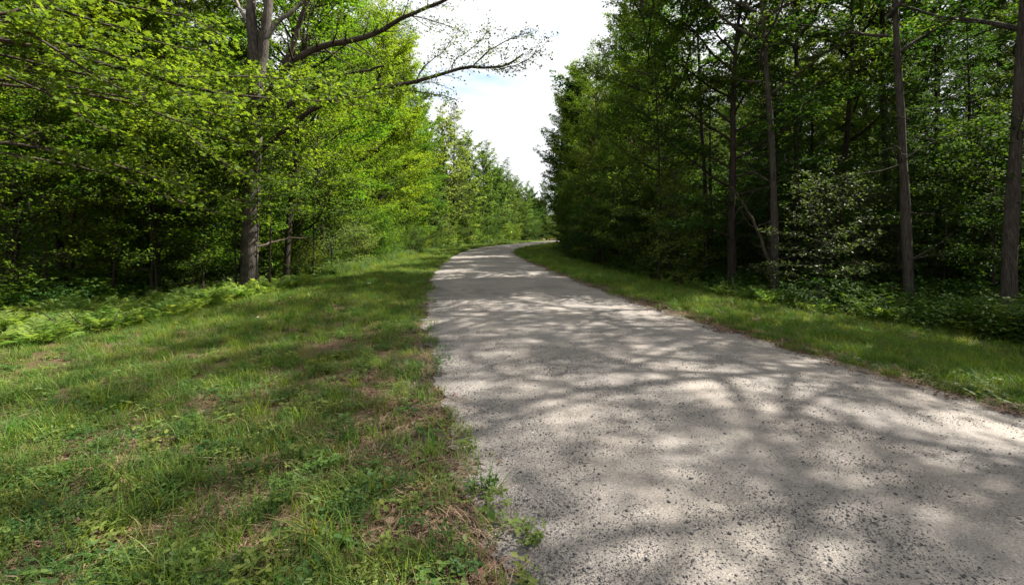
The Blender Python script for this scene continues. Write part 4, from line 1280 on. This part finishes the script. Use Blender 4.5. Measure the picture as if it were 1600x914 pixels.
tuft(1490, 575, 67, 50, .18, .24, .006, 'grass_lush', 'medium bright tuft beside the tallest sunlit one, right road edge', bend=.5)
tuft(966, 462, 68, 60, .3, .35, .012, 'grass_lush', 'small bright tuft leaning onto the road at the distant right edge', bend=.5, z=0)

def leafy_weed(u, v, h, nl, ls, label, seed, mat='forb', z=-.08, name='weed_plant'):
    x, y = at(u, v, z)
    r = empty(name, (x, y, float(ground_z(np.array(x), np.array(y)))), 0)
    q = np.random.default_rng(seed)
    for s in range(3):
        b = np.array([*q.normal(0, .03, 2), 0]); d = unit(np.array([*q.normal(0, .12, 2), 1.0])); H = h * q.uniform(.75, 1.05)
        a = Acc(); a.tube([b, b + d * H * .5, b + d * H], [.003, .0025, .001], 5)
        put('stem', a.mesh('stem'), M['stem'], r)
        n = nl
        zz = np.linspace(.25, 1, n) * H; ph = np.arange(n) * 2.4
        P = b + d * zz[:, None]; Hd = np.stack([np.cos(ph), np.sin(ph), .35 + 0 * ph], 1)
        lm = leaf_mesh('leaves', P, UP + q.normal(0, .2, (n, 3)), Hd, ls * q.uniform(.8, 1.1, n) * np.linspace(1.1, .7, n), (OVAL[0] * [1, .55, 1], OVAL[1]))
        put('leaves', lm, M[mat], r)
    return tag(r, label, 'weed')
leafy_weed(577, 592, .38, 16, .09, 'tallest leafy weed on the left verge, beside the brown leaf patch', 71)
leafy_weed(1533, 560, .42, 10, .06, 'thin upright weed poking above the sunlit grass at the right road edge', 72)
leafy_weed(65, 735, .14, 9, .06, 'pale leaved little weed in the shaded bottom left turf', 73, z=-.2)
leafy_weed(480, 655, .2, 14, .05, 'bushy blue green weed near the middle of the left verge', 74)

def rosette(u, v, n, ls, mat, label, seed, lift=.3, z=-.03, name='plantain', cat='weed'):
    x, y = at(u, v, z)
    r = empty(name, (x, y, float(ground_z(np.array(x), np.array(y))) + .012), 0)
    q = np.random.default_rng(seed)
    for i in range(n):
        t = i * 6.28 / n + q.normal(0, .2)
        wide = (np.array([(0, .02, 0), (.3, .26, .03), (.62, .32, .05), (.88, .18, .03), (1, 0, 0), (.88, -.18, .03), (.62, -.32, .05), (.3, -.26, .03), (0, -.02, 0), (.5, 0, -.02)]),
                np.array([(9, 1, 0), (9, 2, 1), (9, 3, 2), (9, 4, 3), (9, 5, 4), (9, 6, 5), (9, 7, 6), (9, 8, 7), (9, 0, 8)]))
        m_ = leaf_mesh('leaf', np.zeros((1, 3)), np.array([[-lift * math.cos(t), -lift * math.sin(t), 1.]]), np.array([[math.cos(t), math.sin(t), lift]]), np.array([ls * q.uniform(.75, 1.1)]), wide)
        put('leaf', m_, M[mat], r)
    return tag(r, label, cat)
rosette(762, 822, 5, .075, 'forb', 'broad leaved plantain beside the gravel, nearest the bottom', 81)
rosette(700, 798, 4, .06, 'clover', 'small round leaved plantain among dead leaves near the gravel', 82)
rosette(660, 878, 5, .065, 'forb', 'plantain with one big upright leaf at the bottom of the verge', 83)
rosette(72, 690, 2, .14, 'blue_leaf', 'single wide blue green leaf lying in the shaded bottom left turf', 84, .05, z=-.2, name='broad_leaf_plant')
rosette(595, 545, 6, .06, 'forb', 'low rosette on the verge behind the tall weed', 85, z=-.1)

def small_stone(u, v, s, mat, label, seed, z=-.15, name='stone'):
    x, y = at(u, v, z)
    q = np.random.default_rng(seed)
    import bmesh
    bm = bmesh.new(); bmesh.ops.create_icosphere(bm, subdivisions=2, radius=1)
    for w in bm.verts:
        w.co.x *= s[0] * (1 + q.normal(0, .08)); w.co.y *= s[1] * (1 + q.normal(0, .08)); w.co.z *= s[2] * (1 + q.normal(0, .1))
    m_ = bpy.data.meshes.new(name); bm.to_mesh(m_); bm.free()
    o = put(name, m_, M[mat]); o.location = (x, y, float(ground_z(np.array(x), np.array(y))) + s[2] * .8)
    return tag(o, label, 'stone')
small_stone(577, 449, (.13, .08, .03), 'pale_stone', 'flat whitish stone lying in the grass before the slim trunk', 91)
small_stone(1493, 603, (.035, .03, .02), 'stone', 'small grey stone among dead leaves on the right road edge', 92, z=0)
small_stone(1514, 629, (.022, .02, .016), 'stone', 'dark pebble lying on the gravel near the right edge', 93, z=0)
for k_, (u_, v_) in enumerate(((453, 478), (482, 476), (402, 513))):
    x, y = at(u_, v_, -.2)
    q = np.random.default_rng(95 + k_); t_ = np.arange(6) * 1.047
    r_ = empty('wild_flower', (x, y, float(ground_z(np.array(x), np.array(y)))))
    a = Acc(); a.tube([[0, 0, 0], [.01, 0, .18]], [.002, .0015], 4); put('stem', a.mesh('stem'), M['stem'], r_)
    put('petals', leaf_mesh('petals', np.tile([[.01, 0, .18]], (6, 1)), np.tile([[0., -.3, 1]], (6, 1)), np.stack([np.cos(t_), np.sin(t_), .1 + 0 * t_], 1), np.full(6, .022), OVAL), M['white_petal'], r_)
    tag(r_, ['white flower head in the shadow band of the left verge, leftmost of two close ones', 'white flower head just right of its neighbour in the shadow band', 'lone white flower head below the shadow band on the left verge'][k_], 'flower')
# fallen dead branch with shrivelled leaves in the ferns
bare_stem('fallen_branch', [px(80, 520, 8.3), px(120, 512, 8.5), px(160, 508, 8.7), px(200, 492, 8.9)], .007, .003, 'bark_dark', 'thin dead branch lying across the fern bank', cat='branch', twigs=3, seed=21, sides=5)
print('DONE')
